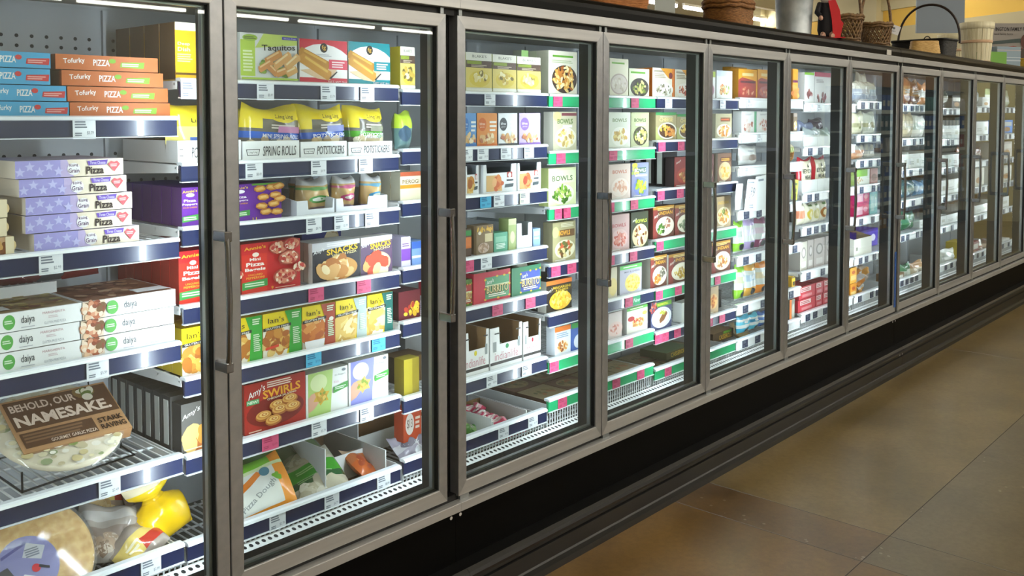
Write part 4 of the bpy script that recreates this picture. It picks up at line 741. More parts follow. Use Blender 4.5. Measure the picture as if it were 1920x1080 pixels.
# ================================================================== fourth door
box('veggie_box','tall cream and green noodle carton','B2',0,1143,1178,110,4,[('r',0,0,1,1,'#e6e0c8'),('l',.1,.9,.84,.92,1,'#7ab04a'),('e',.5,.33,.48,.28,'#b9a8a0',24),('e',.5,.33,.42,.24,'#d9ccc4',24),('f',.5,.33,.35,.18,26,.05,['#d9cdbf','#c4b4a4','#e8dfd4'],1.8,4)],'#e2dcc6','#c9c4b0',d=.06)
box('veggie_box','cream and green vegetable bowl carton','B2',0,1179,1222,129,4,meal('#dfe0c4',None,'#6aa83a','#4a4240',['#b9b06a','#8a9a4a','#d9cf8a','#6a7a34'],6,.86,cy=.34,rr=.46,rz=.33,extra=[('l',.08,.92,.80,.92,1,'#6aa83a')]),'#dfe0c4','#c4c8a4',d=.06)
org=lambda cols,sd:[('r',0,0,1,1,'#e9e2d0'),('p',[(.35,1),(1,1),(1,.62),(.75,.66)],'#e8a030'),('r',.9,0,1,1,'#dd7a2a'),('l',.06,.55,.86,.93,2,'#6a5a4a'),('l',.08,.6,.66,.82,3,'#a89a84'),('e',.82,.76,.09,.11,'#7a3038',16),('e',.5,.27,.44,.25,'#efece4',26),('f',.5,.27,.33,.17,30,.05,cols,1.5,sd)]
box('entree_box','cream and orange noodle entree carton','B3',0,1223,1264,128,4,org(['#a8a088','#8a8064','#c9c2aa','#6a6a44'],3),'#e9e2d0','#dd7a2a',d=.05,rows=2,rowlook='cream and orange noodle entree carton')
box('entree_box','cream and orange curry entree carton','B3',0,1265,1300,131,4,org(['#b5482e','#d9764a','#8a3020'],4),'#e9e2d0','#dd7a2a',d=.05)
box('bowl_box','pale bowl carton in lamp-bleached colours','B2',1,1141,1182,207,4,meal('#d9dccc','BOWLS','#7a8a5a','#ecebe2',CREAMF,7,.78),'#d9dccc',d=.05)  # lamp glare put into the print as pale colours
box('bowl_box','moss green bowl carton of stuffed pasta','B2',1,1183,1226,208,4,meal('#b9bc94','BOWLS','#4f6a34','#4f4a3a',['#e6d896','#d9c878','#f0e6b4','#c9b464','#6a7a3a'],8,.78,extra=[('r',.25,.62,.8,.68,'#e4e6ee')]),'#b9bc94',d=.05,rows=2,rowlook='moss green pasta bowl carton')
whl=lambda t,cols,sd:[('r',0,0,1,1,'#a89a72'),('r',0,.9,1,1,'#4a9a5a'),('p',[(0,0),(.4,0),(.2,.4),(0,.5)],'#b4b872'),('t',t,.5,.74,.14,.66,'#e9d28a',.05),('r',.2,.82,.8,.87,'#c9bca0'),('e',.55,.34,.46,.30,'#ece8dc',26),('e',.55,.34,.40,.25,'#5a3a24',26),('f',.42,.42,.22,.14,14,.07,['#f0c84a','#e6b43a','#f6de8a'],1.5,sd),('f',.65,.28,.24,.14,18,.08,cols,1.6,sd)]
box('entree_box','olive roasted vegetable entree carton','B3',1,1229,1268,210,4,whl('CHEESE',['#d98a3a','#c06a2a','#e6a85a'],3),'#a89a72',d=.05)
box('entree_box','olive chilli entree carton beside its twin','B3',1,1269,1302,214,4,whl('CHEESE',['#b5582a','#8a3a1e','#d07a44'],4),'#a89a72',d=.05)
box('bowl_box','rosy bowl carton in lamp-bleached colours','B2',2,1141,1182,300,4,meal('#dcc8bc','BOWLS','#c06a52','#ecdcd2',['#e0b8a4','#d9a48a','#efd4c4'],9,.78),'#dcc8bc',d=.05)  # bleaching by the lamp is in the rosy base and print tones
box('bowl_box','violet bowl carton of green pasta rings','B2',2,1184,1226,299,4,meal('#8f92b4','BOWLS','#e8eaf2','#7a86c4',['#b9d23a','#a4c02a','#d4e668','#8aa824'],10,.78,cy=.30,rr=.42,rz=.27,extra=[('e',.18,.93,.16,.07,'#e6d24a'),('r',.3,.70,.85,.86,'#3f6a4a'),('r',.2,.6,.9,.65,'#dfe2ee'),('f',.2,.75,.2,.15,12,.05,['#d9d26a','#a8b84a'],1.5,2)]),'#8f92b4',d=.05)
sm=S(); sm.box(0,.12,0,.043,0,.185,'#2c2927'); sm.box(-.0006,0,.008,.036,.012,.178,'#d4d6cc')
x0,_=py(1264,330,FY)
for r in range(1,5):
    o=sm.build('entree_box',None,(x0+.004,FY+.062*r,SHZ['B3'][2])) if r==1 else dup(so,(x0+.004,FY+.062*r,SHZ['B3'][2]))
    if r==1: so=o
    label_it(o,'','B3',2,4,'carton','dark cartons with pale side panels on the third shelf','dark carton with pale side panel in the row beside the red entree, fourth door')
box('entree_box','red bean entree carton','B3',2,1264,1302,294,4,meal('#8a2f2a',None,'#f0e2c8','#a8402e',BROWNF,11,.8,"Amy's",cy=.36),'#7a2a24','#3a3030',d=.05)
indn=lambda cols,sd,split=None:[('r',0,0,1,1,'#6a4034'),('r',0,.9,1,1,'#b5862e'),('l',.2,.95,.86,.95,2,'#e6cf8a'),('r',.0,.0,.2,.9,'#8a3a34'),('t',"Amy's",.16,.70,.12,.26,'#f0ece4',.02,20,.3),('t','INDIAN',.60,.78,.11,.60,'#e0a83a',.04),('e',.55,.36,.43,.30,'#e6e0d0',28),('e',.55,.36,.38,.26,'#efe8d2',26)]+([('f',.40,.28,.18,.14,14,.075,cols,1.3,sd),('f',.68,.44,.16,.14,14,.06,split,1.3,sd),('f',.45,.50,.2,.08,12,.05,['#f2ecd8','#e6dcc0'],1.5,sd)] if split else [('f',.52,.33,.28,.18,30,.06,cols,1.4,sd)])
box('bowl_box','pink and red bowl carton in lamp-bleached colours','B2',3,1141,1180,398,4,meal('#c9a8a4','BOWLS','#a83a44','#d9b4b0',['#c05a48','#d98a7a','#e6bcb0'],12,.70),'#c9a8a4',d=.05)  # faded pinks carry the lamp's wash-out in the colour itself
box('bowl_box','dark olive country dinner carton','B2',3,1183,1223,394,4,meal('#3f4432','BOWLS','#c9d24a','#d9c9a0',['#f0e4b8','#e2c98a','#7a4a24','#a8642e','#f6edd0'],13,.74,"Amy's",cy=.33,rr=.46,rz=.33),'#3f4432',d=.05)
box('entree_box','maroon curry carton with green spinach bowl','B3',3,1224,1264,386,4,indn(['#4f7a34','#6a9a44','#3a5f28','#86ad54'],5,['#a86a5a','#c48a72']),'#5f3a30',d=.05)
box('entree_box','maroon curry carton with grey green bowl','B3',3,1265,1300,383,4,indn(['#7a8a6a','#9aa888','#5f6e54'],6),'#5f3a30',d=.05)
box('macaroni_box','pale macaroni carton with white side','B2',4,1141,1157,500,4,[('r',0,0,1,1,'#d9cfb4'),('e',.5,.35,.5,.3,'#e6d08a',20)],'#d9cfb4',d=.05)
box('macaroni_box','lavender macaroni carton with green top','B2',4,1162,1203,496,4,[('r',0,0,1,1,'#b9b6c4'),('r',0,.86,1,1,'#5fc05a'),('l',.15,.9,.90,.96,1,'#dff4d8'),('t','MAC & CHEESE',.55,.76,.06,.7,'#5a5a6a',.02),('e',.58,.36,.36,.32,'#e9d88a',24),('f',.58,.36,.3,.26,40,.055,['#ecd05a','#f2de8a','#dcb83e'],2,3)],'#c4c4c0','#aeb0aa',d=.06)
box('entree_box','maroon curry carton with orange carrots','B3',4,1209,1250,480,4,indn(['#e08a3a','#d0702a','#e9a862'],7,['#7a7464','#94907e','#5f5a4c']),'#5f3a30','#c9c6ba',d=.05)
box('entree_box','maroon curry carton with yellow dal','B3',4,1253,1296,474,4,indn(['#c9a834','#b08a28','#dcc25a'],8),'#5f3a30','#c9c6ba',d=.05)
box('lasagna_box','pale rose lasagna carton','B2',5,1141,1166,580,4,[('r',0,0,1,1,'#dccfca'),('e',.5,.35,.55,.28,'#e6c8c0',20),('f',.5,.35,.35,.2,16,.06,['#d99a8a','#c47a6a'],1.4,3)],'#dccfca',d=.05)
box('lasagna_box','white lasagna carton with green top','B2',5,1175,1219,573,4,[('r',0,0,1,1,'#e2dfd2'),('r',0,.88,1,1,'#5faa4a'),('l',.15,.9,.91,.97,1,'#dff0cc'),('e',.2,.56,.16,.10,'#b5383a'),('e',.85,.68,.12,.08,'#c9b85a'),('e',.56,.26,.44,.20,'#efedea',26),('p',[(.28,.22),(.72,.18),(.84,.38),(.78,.52),(.40,.54),(.26,.44)],'#d9b06a'),('f',.55,.44,.24,.09,22,.05,['#c4382e','#e6cf9a','#d9684a'],1.4,4),('f',.52,.30,.22,.08,16,.05,['#efe0b0','#c98a4a'],2.4,5)],'#e6e6e0','#d4d6d0',d=.06)
box('dinner_box','navy dinner carton with a round plate','B3',5,1220,1259,561,4,[('r',0,0,1,1,'#4a4f74'),('r',.25,.80,1,.96,'#6aa83a'),('f',.12,.8,.14,.2,14,.07,['#b5443a','#7a2a2a','#d98a6a'],1.4,2),('l',.3,.95,.84,.92,2,'#e6e24a'),('e',.50,.42,.48,.36,'#e4e8f2',30),('e',.50,.42,.42,.31,'#c9d2e8',30),('e',.50,.42,.38,.28,'#eceef2',30),('e',.32,.46,.17,.14,'#efe6b8',18),('p',[(.42,.22),(.62,.30),(.78,.52),(.72,.60),(.52,.52),(.38,.34)],'#8a5a34'),('f',.55,.60,.14,.07,14,.05,['#b9c24a','#d9d06a'],1.4,3)],'#4a4f74',d=.05)
box('dinner_box','white carton side beside the round plate dinner','B3',5,1278,1300,566,4,[('r',0,0,1,1,'#dcdfda'),('r',.2,.2,.9,.8,'#c9ccc8')],'#dcdfda',d=.05)
x,z=py(1247,655,.46); s=S(); s.box(-.11,.11,0,.15,0,.036,'#4a4a30',None,'#5a7048'); a=Art(s,lambda p,w_,e:((p-.5)*.22,-e-.0004,w_*.036),.22,.036); a.run([('t','CASSEROLE',.55,.5,.6,.7,'#d9b43a',.03)])
label_it(s.build('entree_box',None,(x+.02,.40,.376),(0,0,.05)),'','B3',6,4,'carton',None,'flat dark entree box with gold lettering on its edge, fourth door')

# layers of flat boxes in the two middle baskets
for bay,lab,grp,cs in (('B2','flat frozen entree box packed in the wire basket under the green rails, fourth door','flat entree boxes in the fourth door basket',('#6a4a38','#7a6a4a','#8a7a5c')),('B3','flat frozen entree box packed in the wire basket beside it, fifth door','flat entree boxes in the fifth door basket',('#5a4a34','#6f6440','#84744e'))):
    x0,x1=BX[bay]; n=4; k=0; first=None
    for layer in range(2 if bay=='B2' else 1):
        for j in range(2):
            for i in range(n):
                w=(x1-x0-.06)/n; s=None
                if k<3:
                    s=S(); s.box(-w/2+.002,w/2-.002,0,.15,0,.034,'#5f4536',None,cs[k%3]); s.box(-w/2+.02,w/2-.03,-.0006,0,.006,.028,'#d4d2c8'); aa=Art(s,lambda p,q,e,w=w:((p-.5)*w,q*.15,.0345+e),w,.15); aa.run([('e',.5,.5,.36,.36,'#8f7e5c',18),('f',.5,.5,.28,.28,16,.10,['#7a6a44','#a08a5c','#5f5a3a','#94603a'],1.4,k)])
                    o=s.build('entree_box',None,(x0+.03+w*(i+.5),.315+.16*j,SHZ[bay][6]-.083+.0352*layer),(0,0,0)); first=(first or [])+[o]
                else: o=dup(first[k%3],(x0+.03+w*(i+.5),.315+.16*j+.004*(i%2),SHZ[bay][6]-.083+.0352*layer))
                k+=1; tag(o,lab,'carton',grp)
# ================================================================== fifth door
def simple(bg,band=None,pl=None,cols=None,sd=1,t=None,tc='#44403c',bt=.80):
    c=[('r',0,0,1,1,bg)]
    if band: c.append(('r',0,bt,1,1,band))
    if t: c.append(('t',t,.5,.74 if bt>.79 else bt-.1,.10,.74,tc,.03))
    if pl: c.append(('e',.5,.33,.40,.25,pl,20))
    if cols: c.append(('f',.5,.33,.30,.18,24,.07,cols,1.5,sd))
    return c
box('bowl_box','white bowl carton with fruit photo','B3',0,1343,1383,133,5,simple('#e2e4e2','#c9d2dc','#efeeea',['#c05a3a','#d98a5a','#8aa04a','#e6c28a'],3),'#e6e6e2',d=.05)
box('bowl_box','white bowl carton with purple photo','B3',0,1320,1341,134,5,simple('#dcdcda','#a8b84a','#a87a8a',['#b56a7a','#d9a8a4'],4),'#e6e6e2',d=.05)
sf=lambda c,sd:[('r',0,0,1,1,'#a83a34'),('p',[(0,.62),(.2,.72),(1,.60),(1,1),(0,1)],'#eaa520'),('r',.2,.77,.8,.87,'#f2d894'),('r',.1,.53,.9,.60,'#5a2430'),('e',.5,.24,.42,.2,c,20),('f',.5,.24,.32,.14,24,.06,['#c4503a','#d97a5a','#a83424','#e6b08a'],1.4,sd),('r',.93,0,1,.62,'#e6a82c')]
box('curry_box','orange and red curry carton','B4',0,1384,1419,130,5,sf('#b5443a',3),'#c98a2c',d=.05); box('curry_box','orange and pink curry carton','B4',0,1420,1452,131,5,sf('#b86a6a',4),'#c98a2c',d=.05)
box('curry_box','orange curry carton behind the front pair','B4',0,1370,1400,126,5,[('r',0,0,1,1,'#e0a02a'),('r',.1,.6,.8,.8,'#a83a34')],'#e0a02a',y=.40,d=.05)
box('entree_box','olive tamale carton with white plate','B3',1,1341,1377,213,5,meal('#a8a080',None,'#c9603a','#e6e0d0',['#d9964a','#c97a2e','#e6b46a'],5,.76,cy=.30,rr=.45,rz=.28,extra=[('r',.3,.68,.9,.84,'#7a4a2e'),('l',.34,.86,.72,.8,1,'#c9603a')]),'#9a9272','#c9c4ae',d=.05)
smt=lambda g,sd:[('r',0,0,1,1,'#eceae8'),('r',.85,0,1,1,'#5aa87a' if g else '#e4e2e0'),('l',.2,.7,.82,.9,2,'#a8a8ae'),('f',.42,.35,.30,.26,22,.10,['#e2c8bc','#c98a7a','#a85a4a','#efded4'],1.4,sd)]
box('smoothie_box','white carton with chicken photo and green strip','B4',1,1390,1418,202,5,smt(True,3),'#eceae8','#d9dad8',d=.05); box('smoothie_box','white carton with dark berry photo','B4',1,1419,1446,203,5,smt(False,5),'#eceae8',d=.05)
box('entree_box','brown risotto carton with red stripe','B3',2,1345,1381,287,5,meal('#7a5a48',None,'#e0a84a','#c9b48a',['#d9a85a','#c98a3e','#e9c88a'],6,.80,cy=.38,rr=.45,rz=.32,extra=[('r',.2,.7,.95,.86,'#5a3424'),('l',.25,.9,.73,.83,2,'#e0a84a')]),'#7a5a48','#c4beb0',d=.05)
box('entree_box','brown entree carton cut by the door frame','B3',2,1318,1338,290,5,simple('#6a3a34',None,'#c9b8a8',BROWNF,3),'#6a3a34',d=.05)
bag('fish_pouch','white rounded fish pouch','B4',2,1393,1424,266,5,[(0,1,'#e6e6e4'),(.25,.5,'#cfc8c4')],[('e',.6,.38,.25,.16,'#a8948a'),('l',.3,.7,.66,.76,2,'#a8b0b8')],.06,FY+.02,seed=71)
# paper sale notices hung from the rail
for k,(u0,u1,v0,v1,y,rt,lk) in enumerate(((1393,1424,338,398,.240,.10,'white hand-lettered sale notice with large slanted digits'),(1416,1440,330,396,.252,-.06,'white sale notice with a pointed edge behind the lettered one'),(1375,1396,345,395,.255,.14,'narrow white sale notice beside the lettered one'))):
    x0,zt=py(u0,v0,y); x1,_=py(u1,v0,y); _,zb=py(u0,v1,y); w=x1-x0; h=zt-zb
    s=S(); s.slab([(-w*.42,0),(w*.5,h*.02),(w*.42,h),(-w*.36,h*.98),(-w*.5,h*.4)] if k else [(-w*.5,0),(w*.38,0),(w*.5,h),(-w*.3,h)],0,.0012,'#eef0f2')
    a=Art(s,lambda p,q,e:((p-.5)*w,-e-.0003,q*h),w,h); a.run([('t','99',.58,.60,.32,.34,'#5a6270',.0,-8,.3),('t','3',.34,.42,.14,.14,'#5a6270',.0),('l',.3,.75,.08,.22,2,'#8a92a0'),('l',.2,.8,.86,.94,1,'#8a92a0')] if k==0 else [('l',.3,.8,.82,.92,1,'#8a92a0')])
    label_it(s.build('sale_notice',None,((x0+x1)/2,y,zb),(0,rt*.5,rt)),'','B4',3,5,'sign',None,lk+', fifth door')
box('entree_box','brown indian entree carton with washed out edge','B3',3,1341,1375,368,5,meal('#a89272','INDIAN','#d9b04a','#e2d4b4',['#d9a84a','#c0803a','#e9cc8a','#7a8a3a'],7,.80,cy=.36,rr=.44,rz=.30),'#a89272','#c9c2b0',d=.05)
box('entree_box','maroon curry carton with cream bowl','B3',4,1334,1370,452,5,indn(['#c98a4a','#a8642e','#e0b47a','#d9c9a0'],9),'#5f3a30','#a8a498',d=.05)
box('entree_box','slim tan entree carton cut by the door frame','B3',5,1326,1347,535,5,meal('#b9a080',None,None,'#d9b07a',['#d98a3a','#b5602a','#e6b46a'],8,rr=.4,rz=.3,cy=.45),'#b9a080',d=.05)
s=S(); s.box(0,.13,0,.2,0,.09,'#1c1b19'); label_it(s.build('storage_tray',None,(2.14,.345,SHZ['B3'][5]+.001)),'','B3',5,5,'tray',None,'low black tray on the sixth shelf, fifth door')
for k,(u,c) in enumerate(((1308,'#8a9a5a'),(1320,'#a8b07a'),(1332,'#b9bc96'))):
    bag('vegetable_bag',['dark green','sage','pale sage'][k]+' bag standing behind the black tray','B3',5,u-8,u+8,520,5,[(0,1,c)],[('l',.2,.8,.3,.6,3,'#c9ceb0')],.05,FY+.14+.02*k,seed=75+k)
def vb(bay,i,u0,u1,v,c1,c2,look,seed,door,th=.05,extra=()):
    u0+=9 if u0<1380 else 0
    bag('vegetable_bag',look,bay,i,u0,u1,v,door,[(0,1,'#d2d8d6'),(.82,1,c1),(.06,.30,c1),(.5,.7,c2)],[('e',.6,.18,.22,.10,'#33383c',14),('e',.55,.62,.10,.07,'#f2f4f4',12)]+list(extra),th,FY+.02,seed=seed,wr=.003)
vb('B4',4,1373,1399,408,'#8cc63a','#b9c4bc','white and lime vegetable bag with dark spot',81,5); vb('B4',4,1400,1420,402,'#b4a0d0','#d9d2e6','white and lilac vegetable bag',82,5); vb('B4',4,1421,1440,398,'#8a4a6a','#d9c4d2','white and plum vegetable bag',83,5)
vb('B4',5,1375,1400,498,'#8cc63a','#c9d2a8','white and lime vegetable bag below its twin shelf',84,5); vb('B4',5,1401,1421,495,'#e0a84a','#a8bcd0','white and amber vegetable bag',85,5); vb('B4',5,1422,1440,490,'#e08a3a','#d9c9a8','white and orange vegetable bag',86,5)
vb('B4',6,1388,1409,592,'#3aa4c4','#5fc0d9','pale and turquoise vegetable bag',87,5); vb('B4',6,1410,1425,588,'#4ab4d0','#2f8ab0','turquoise vegetable bag by its paler twin',88,5); vb('B4',6,1426,1442,585,'#3a6ab0','#5f8ad0','blue vegetable bag by the door frame',89,5)
x,z=py(1355,640,.42); s=S(); s.box(-.11,.11,0,.2,0,.05,'#4a3a2a',None,'#7a5c3a'); a=Art(s,lambda p,w_,e:((p-.5)*.22,-e-.0004,w_*.05),.22,.05); a.run([('t','CASSEROLE',.6,.4,.5,.6,'#d9a83a',.03),('r',.5,.7,.9,.95,'#6aa03a')])
label_it(s.build('entree_box',None,(x-.03,.40,.375)),'','B3',6,5,'carton',None,'flat brown entree box with gold lettering in the wire basket, fifth door')
x,z=py(1400,620,.42); bag_at('vegetable_bag','tan vegetable bag lying in the wire basket, fifth door',.16,.14,.05,(x-.04,.36,.36),(math.radians(-60),0,.3),[(0,1,'#c4a878')],[],90,'bag')
# ================================================================== sixth door
box('waffle_box','orange wrap carton at the hinge side','B4',0,1486,1507,130,6,[('r',0,0,1,1,'#e09a20'),('r',0,.56,1,.64,'#7a2a5a'),('f',.5,.28,.4,.22,12,.11,['#d98a3a','#c06a2a','#e6a85a'],2.4,3)],'#d98a20',d=.05)
box('patty_box','white carton with lime top and berries','B5',0,1508,1526,136,6,[('r',0,0,1,1,'#eceae8'),('r',0,.92,1,1,'#8cc63a'),('f',.5,.3,.3,.12,10,.08,['#7a2a34','#a84a4a'],1.4,2)],'#eceae8',d=.06)
box('patty_box','white carton with raspberry top','B5',0,1527,1557,136,6,[('r',0,0,1,1,'#eceaea'),('r',0,.86,1,1,'#c02a5a'),('l',.1,.6,.66,.78,3,'#a8a0a4'),('f',.45,.2,.3,.12,12,.08,['#7a1f2c','#a83a44','#4a1f24'],1.4,2)],'#eceaea',d=.06)
box('entree_box','brown carton of shelled pasta','B4',1,1487,1506,212,6,simple('#7a6654','#9a8a80','#d9b87a',CREAMF,3),'#7a6654',d=.05)
tray('display_tray','white tray of blue and plum bags','B5',1,1506,1557,256,6,[('r',.49,0,.5,1,'#c4c8ca')],out='#eef0f0',ins='#d0d2d2')
for k,(u,v,c,c2) in enumerate(((1517,228,'#8a94b8','#dfe4f0'),(1537,222,'#4a3a50','#6a5468'),(1527,240,'#aab4b8','#e6eaea'),(1548,240,'#9aa8a4','#dfe6e2'))):
    bag('snack_bag',['pale blue','dark plum','silver','grey green'][k]+' crumpled bag in the white tray','B5',1,u-13,u+13,v,6,[(0,1,c),(.3,.6,c2)],[],.07,FY+.02+.04*(k<2),0.,(0,0,0),91+k,wr=.008)
bag('fruit_pouch','cream pouch with nut picture','B4',2,1486,1505,262,6,[(0,1,'#d9cfae'),(.5,.8,'#c9d08a')],[('e',.6,.3,.3,.25,'#b5783a',16),('f',.6,.3,.22,.18,10,.12,['#c98a4a','#8a5a2a'],1.3,3)],.05,FY+.02,seed=96)
tray('display_tray','white tray of red beyond bags','B5',2,1503,1557,336,6,[('r',.52,0,.53,1,'#c4c8ca')],out='#eef0f0',ins='#d0d2d2')
for k,(u,lk) in enumerate(((1515,'red and cream plant meat bag at the hinge side'),(1541,'red and cream plant meat bag nearer the glass edge'))):
    bag('plant_meat_bag',lk,'B5',2,u-13,u+12,294,6,[(0,1,'#c02a3a'),(.12,.92,'#e6dfc4',.14,.9)],[('t','BEYOND',.52,.62,.13,.66,'#3a3a34',.04),('t','MEAT',.52,.44,.11,.44,'#3a3a34',.04),('p',[(.5,.86),(.56,.74),(.44,.74)],'#3a3a34'),('e',.5,.2,.2,.06,'#a8503a')],.06,FY+.015,seed=98+k)
bag('plant_meat_bag','red bag behind the cream lettered ones','B5',2,1494,1510,302,6,[(0,1,'#a82434')],[],.05,FY+.09,seed=102)
bag('veggie_roll_bag','cream bag with tomato picture','B5',3,1500,1512,382,6,[(0,1,'#e6dfc8'),(.3,.7,'#d98a6a')],[],.05,FY+.02,seed=103)
for k,(u,c) in enumerate(((1519,'#e0c84a'),(1531,'#d9cf8a'),(1545,'#b9783a'))):
    bag('veggie_roll_bag','cream bag with %s round picture'%['yellow','green','brown'][k],'B5',3,u-7,u+9,380-2*k,6,[(0,1,'#e9e4d0')],[('e',.5,.45,.34,.26,c,16),('e',.5,.45,.2,.15,'#efe2b4',14),('r',.3,.84,.7,.94,'#6a8a4a')],.05,FY+.02,seed=104+k)
s=S(); x0,zt=py(1484,337,.24); x1,_=py(1495,337,.24); zb=py(1484,375,.24)[1]; w=x1-x0; h=zt-zb
s.box(-w/2,w/2,0,.0012,0,h,'#d8e03a'); a=Art(s,lambda p,q,e:((p-.5)*w,-e-.0003,q*h),w,h); a.run([('r',.15,.72,.85,.84,'#5a6a2a'),('r',.2,.40,.8,.56,'#8a9a3a'),('l',.2,.8,.1,.3,3,'#5a6a2a')])
label_it(s.build('sale_notice',None,(x0+w/2,.24,zb),(0,.14,0)),'','B4',3,6,'sign',None,'narrow neon yellow sale notice hanging at the hinge side, sixth door')
box('snack_box','black and red snack carton','B4',3,1483,1496,416,6,[('r',0,0,1,1,'#24201e'),('r',0,.0,.6,.45,'#c0322a'),('r',.5,.1,1,.5,'#c99a3a'),('l',.3,.9,.6,.9,3,'#d9d2c4')],'#24201e',d=.05)
for k,(u0,u1) in enumerate(((1500,1513),(1514,1525),(1526,1546),(1547,1560))):
    box('dessert_box','silver grey dessert carton, %s of the row'%['first','second','third','last'][k],'B5',4,u0,u1,454-4*k,6,[('r',0,0,1,1,['#c4beb0','#b9aea8','#c9bcb8','#bdb2ae'][k]),('e',.5,.62,.32,.2,'#8a8480',16),('e',.5,.62,.22,.14,'#d4ccc8',14),('r',.2,.1,.8,.3,'#e0dad6')],'#c4bcb6','#a8a29c',d=.07)
box('dessert_box','pale ring-printed dessert carton at the hinge side','B4',4,1484,1500,470,6,[('r',0,0,1,1,'#a8a89c'),('e',.5,.5,.4,.3,'#6a6e68',16),('e',.5,.5,.25,.2,'#b9bcb0',14)],'#b9b8ac',d=.05)
for k,(u0,u1,v,zz,lk) in enumerate(((1496,1528,549,0,'lower red meal carton in front'),(1529,1542,543,0,'lower red meal carton in the middle'),(1543,1558,538,0,'lower red meal carton by the glass edge'),(1498,1528,522,.075,'upper red meal carton in front'),(1529,1543,519,.075,'upper red meal carton in the middle'),(1544,1558,516,.075,'upper red meal carton by the glass edge'))):
    x0,_=py(u0,v+20,FY); x1,_=py(u1,v+20,FY); w=x1-x0-.003; s=carton_mesh(w,.072,.12,'#cf3a4a',[('r',0,0,1,1,'#cf3a4a'),('r',.12,.55,.75,.9,'#efdcd8'),('r',.2,.12,.8,.35,'#e08a90'),('l',.15,.7,.6,.85,2,'#b04a54')],'#c02a3a','#b83240')
    label_it(s.build('meal_box',None,((x0+x1)/2,FY,SHZ['B5'][5]+.001+zz)),'','B5',5,6,'carton',None,lk+' on the bottom basket, sixth door')
box('sauce_pouch','yellow and black pouch','B4',5,1484,1497,518,6,[('r',0,0,1,1,'#d9a82a'),('r',.3,.1,.9,.5,'#2a2622'),('r',0,.85,1,1,'#5a5448')],'#d9a82a',d=.05)
box('sauce_pouch','orange and grey pouch in the wire basket','B4',6,1480,1500,560,6,[('r',0,0,.4,1,'#dd7a3a'),('r',.4,0,1,1,'#8a8a80'),('e',.7,.5,.25,.3,'#b9b8ac')],'#8a8a80',d=.05,zadd=-.02)
# ================================================================== seventh door
for k,(u,c,n) in enumerate(((1609,'#b4b8c4','blue grey'),(1625,'#c9c4c4','pearl'),(1638,'#b9c4cc','ice blue'))):
    bag('fruit_bag','clear %s fruit bag'%n,'C1',0,u-8,u+8,152+k,7,[(0,1,c),(.6,1,'#d9d2c4'),(.1,.4,'#9aa4b8')],[('l',.2,.8,.3,.5,2,'#eceef2')],.06,FY+.02,seed=120+k,wr=.007)
bag('fruit_bag','small white and amber bag standing at the back','C1',0,1610,1628,137,7,[(0,1,'#d9d4c4'),(.4,.6,'#c99a3a')],[],.05,FY+.14,seed=123)
for k,(u,c) in enumerate(((1612,'#dcd6b8'),(1634,'#dfe0d2'))):
    bag('fruit_bag',['cream','ivory']
        [k]+' fruit bag','C1',1,u-9,u+11,208,7,[(0,1,c),(.3,.5,'#b4b08a')],[('f',.5,.4,.3,.14,8,.08,['#8a8a5a','#a8a07a'],1.3,k)],.06,FY+.02,seed=125+k)
bag('fruit_bag','peach bag with clear top','C1',2,1604,1624,264,7,[(0,1,'#d9a07a'),(.6,1,'#b9b4ac')],[('l',.2,.8,.2,.4,2,'#f0dcc8')],.06,FY+.02,seed=128); bag('fruit_bag','grey bag beside the peach bag','C1',2,1627,1644,266,7,[(0,1,'#a8a8a4'),(.2,.5,'#d9d4cc')],[],.06,FY+.02,seed=129)
box('snack_box','lime and white snack carton','C1',3,1603,1630,309,7,[('r',0,0,1,1,'#eceee6'),('r',0,.55,.85,1,'#8abf3a'),('f',.3,.3,.22,.2,10,.1,['#c9a04a','#a8803a'],1.4,2)],'#b9d07a',d=.06); box('snack_box','pink and brown snack carton','C1',3,1632,1645,313,7,[('r',0,0,1,1,'#c4908a'),('e',.5,.4,.4,.25,'#8a5a4a')],'#c4908a',d=.05)
for k,(u0,u1,v,zz,lk,c) in enumerate(((1602,1629,385,0,'lower magenta carton','#c9245a'),(1603,1630,366,.085,'upper magenta carton','#d0306a'),(1631,1645,370,0,'tall aqua carton by the glass edge','#8cc4c4'))):
    x0,_=py(u0,v+20,FY); x1,_=py(u1,v+20,FY); hh=.083 if k<2 else .16; s=carton_mesh(x1-x0-.003,hh,.10,c,[('r',.1,.12,.55,.75,'#e6b4c4' if k<2 else '#c4e2e0'),('e',.75,.5,.15,.2,'#e69aae' if k<2 else '#dff0f0')],c,c)
    label_it(s.build('bar_box',None,((x0+x1)/2,FY,SHZ['C1'][4]+.001+zz)),'','C1',4,7,'carton',None,lk+' on the fifth shelf, seventh door')
tray('display_tray','white tray with its brown flap open','C1',5,1601,1634,446,7,[('r',.1,.3,.2,.5,'#8a8478')],out='#ece9dc',ins='#c9b490',hb=.14)
box('popsicle_box','violet carton behind the white tray','C1',5,1600,1645,432,7,[('r',0,0,1,1,'#5a44b0'),('r',0,.9,1,1,'#3a2a90'),('e',.8,.5,.1,.2,'#e6e0f4')],'#5a44b0','#6a54c0',y=FY+.10,d=.12)
for k,(u0,u1,v,zz,c) in enumerate(((1594,1606,534,-.03,'#d9902a'),(1594,1606,505,.075,'#e0a23a'))):
    x0,_=py(u0,v+20,FY); x1,_=py(u1,v+20,FY); s=carton_mesh(x1-x0-.002,.10,.10,c,[('r',.1,.2,.9,.5,'#e6c27a'),('e',.5,.7,.25,.12,'#b5502a')],c,c)
    label_it(s.build('bar_box',None,((x0+x1)/2,FY,SHZ['C1'][6]+zz)),'','C1',6,7,'carton',None,['lower','upper'][k]+' amber carton at the hinge side of the basket, seventh door')
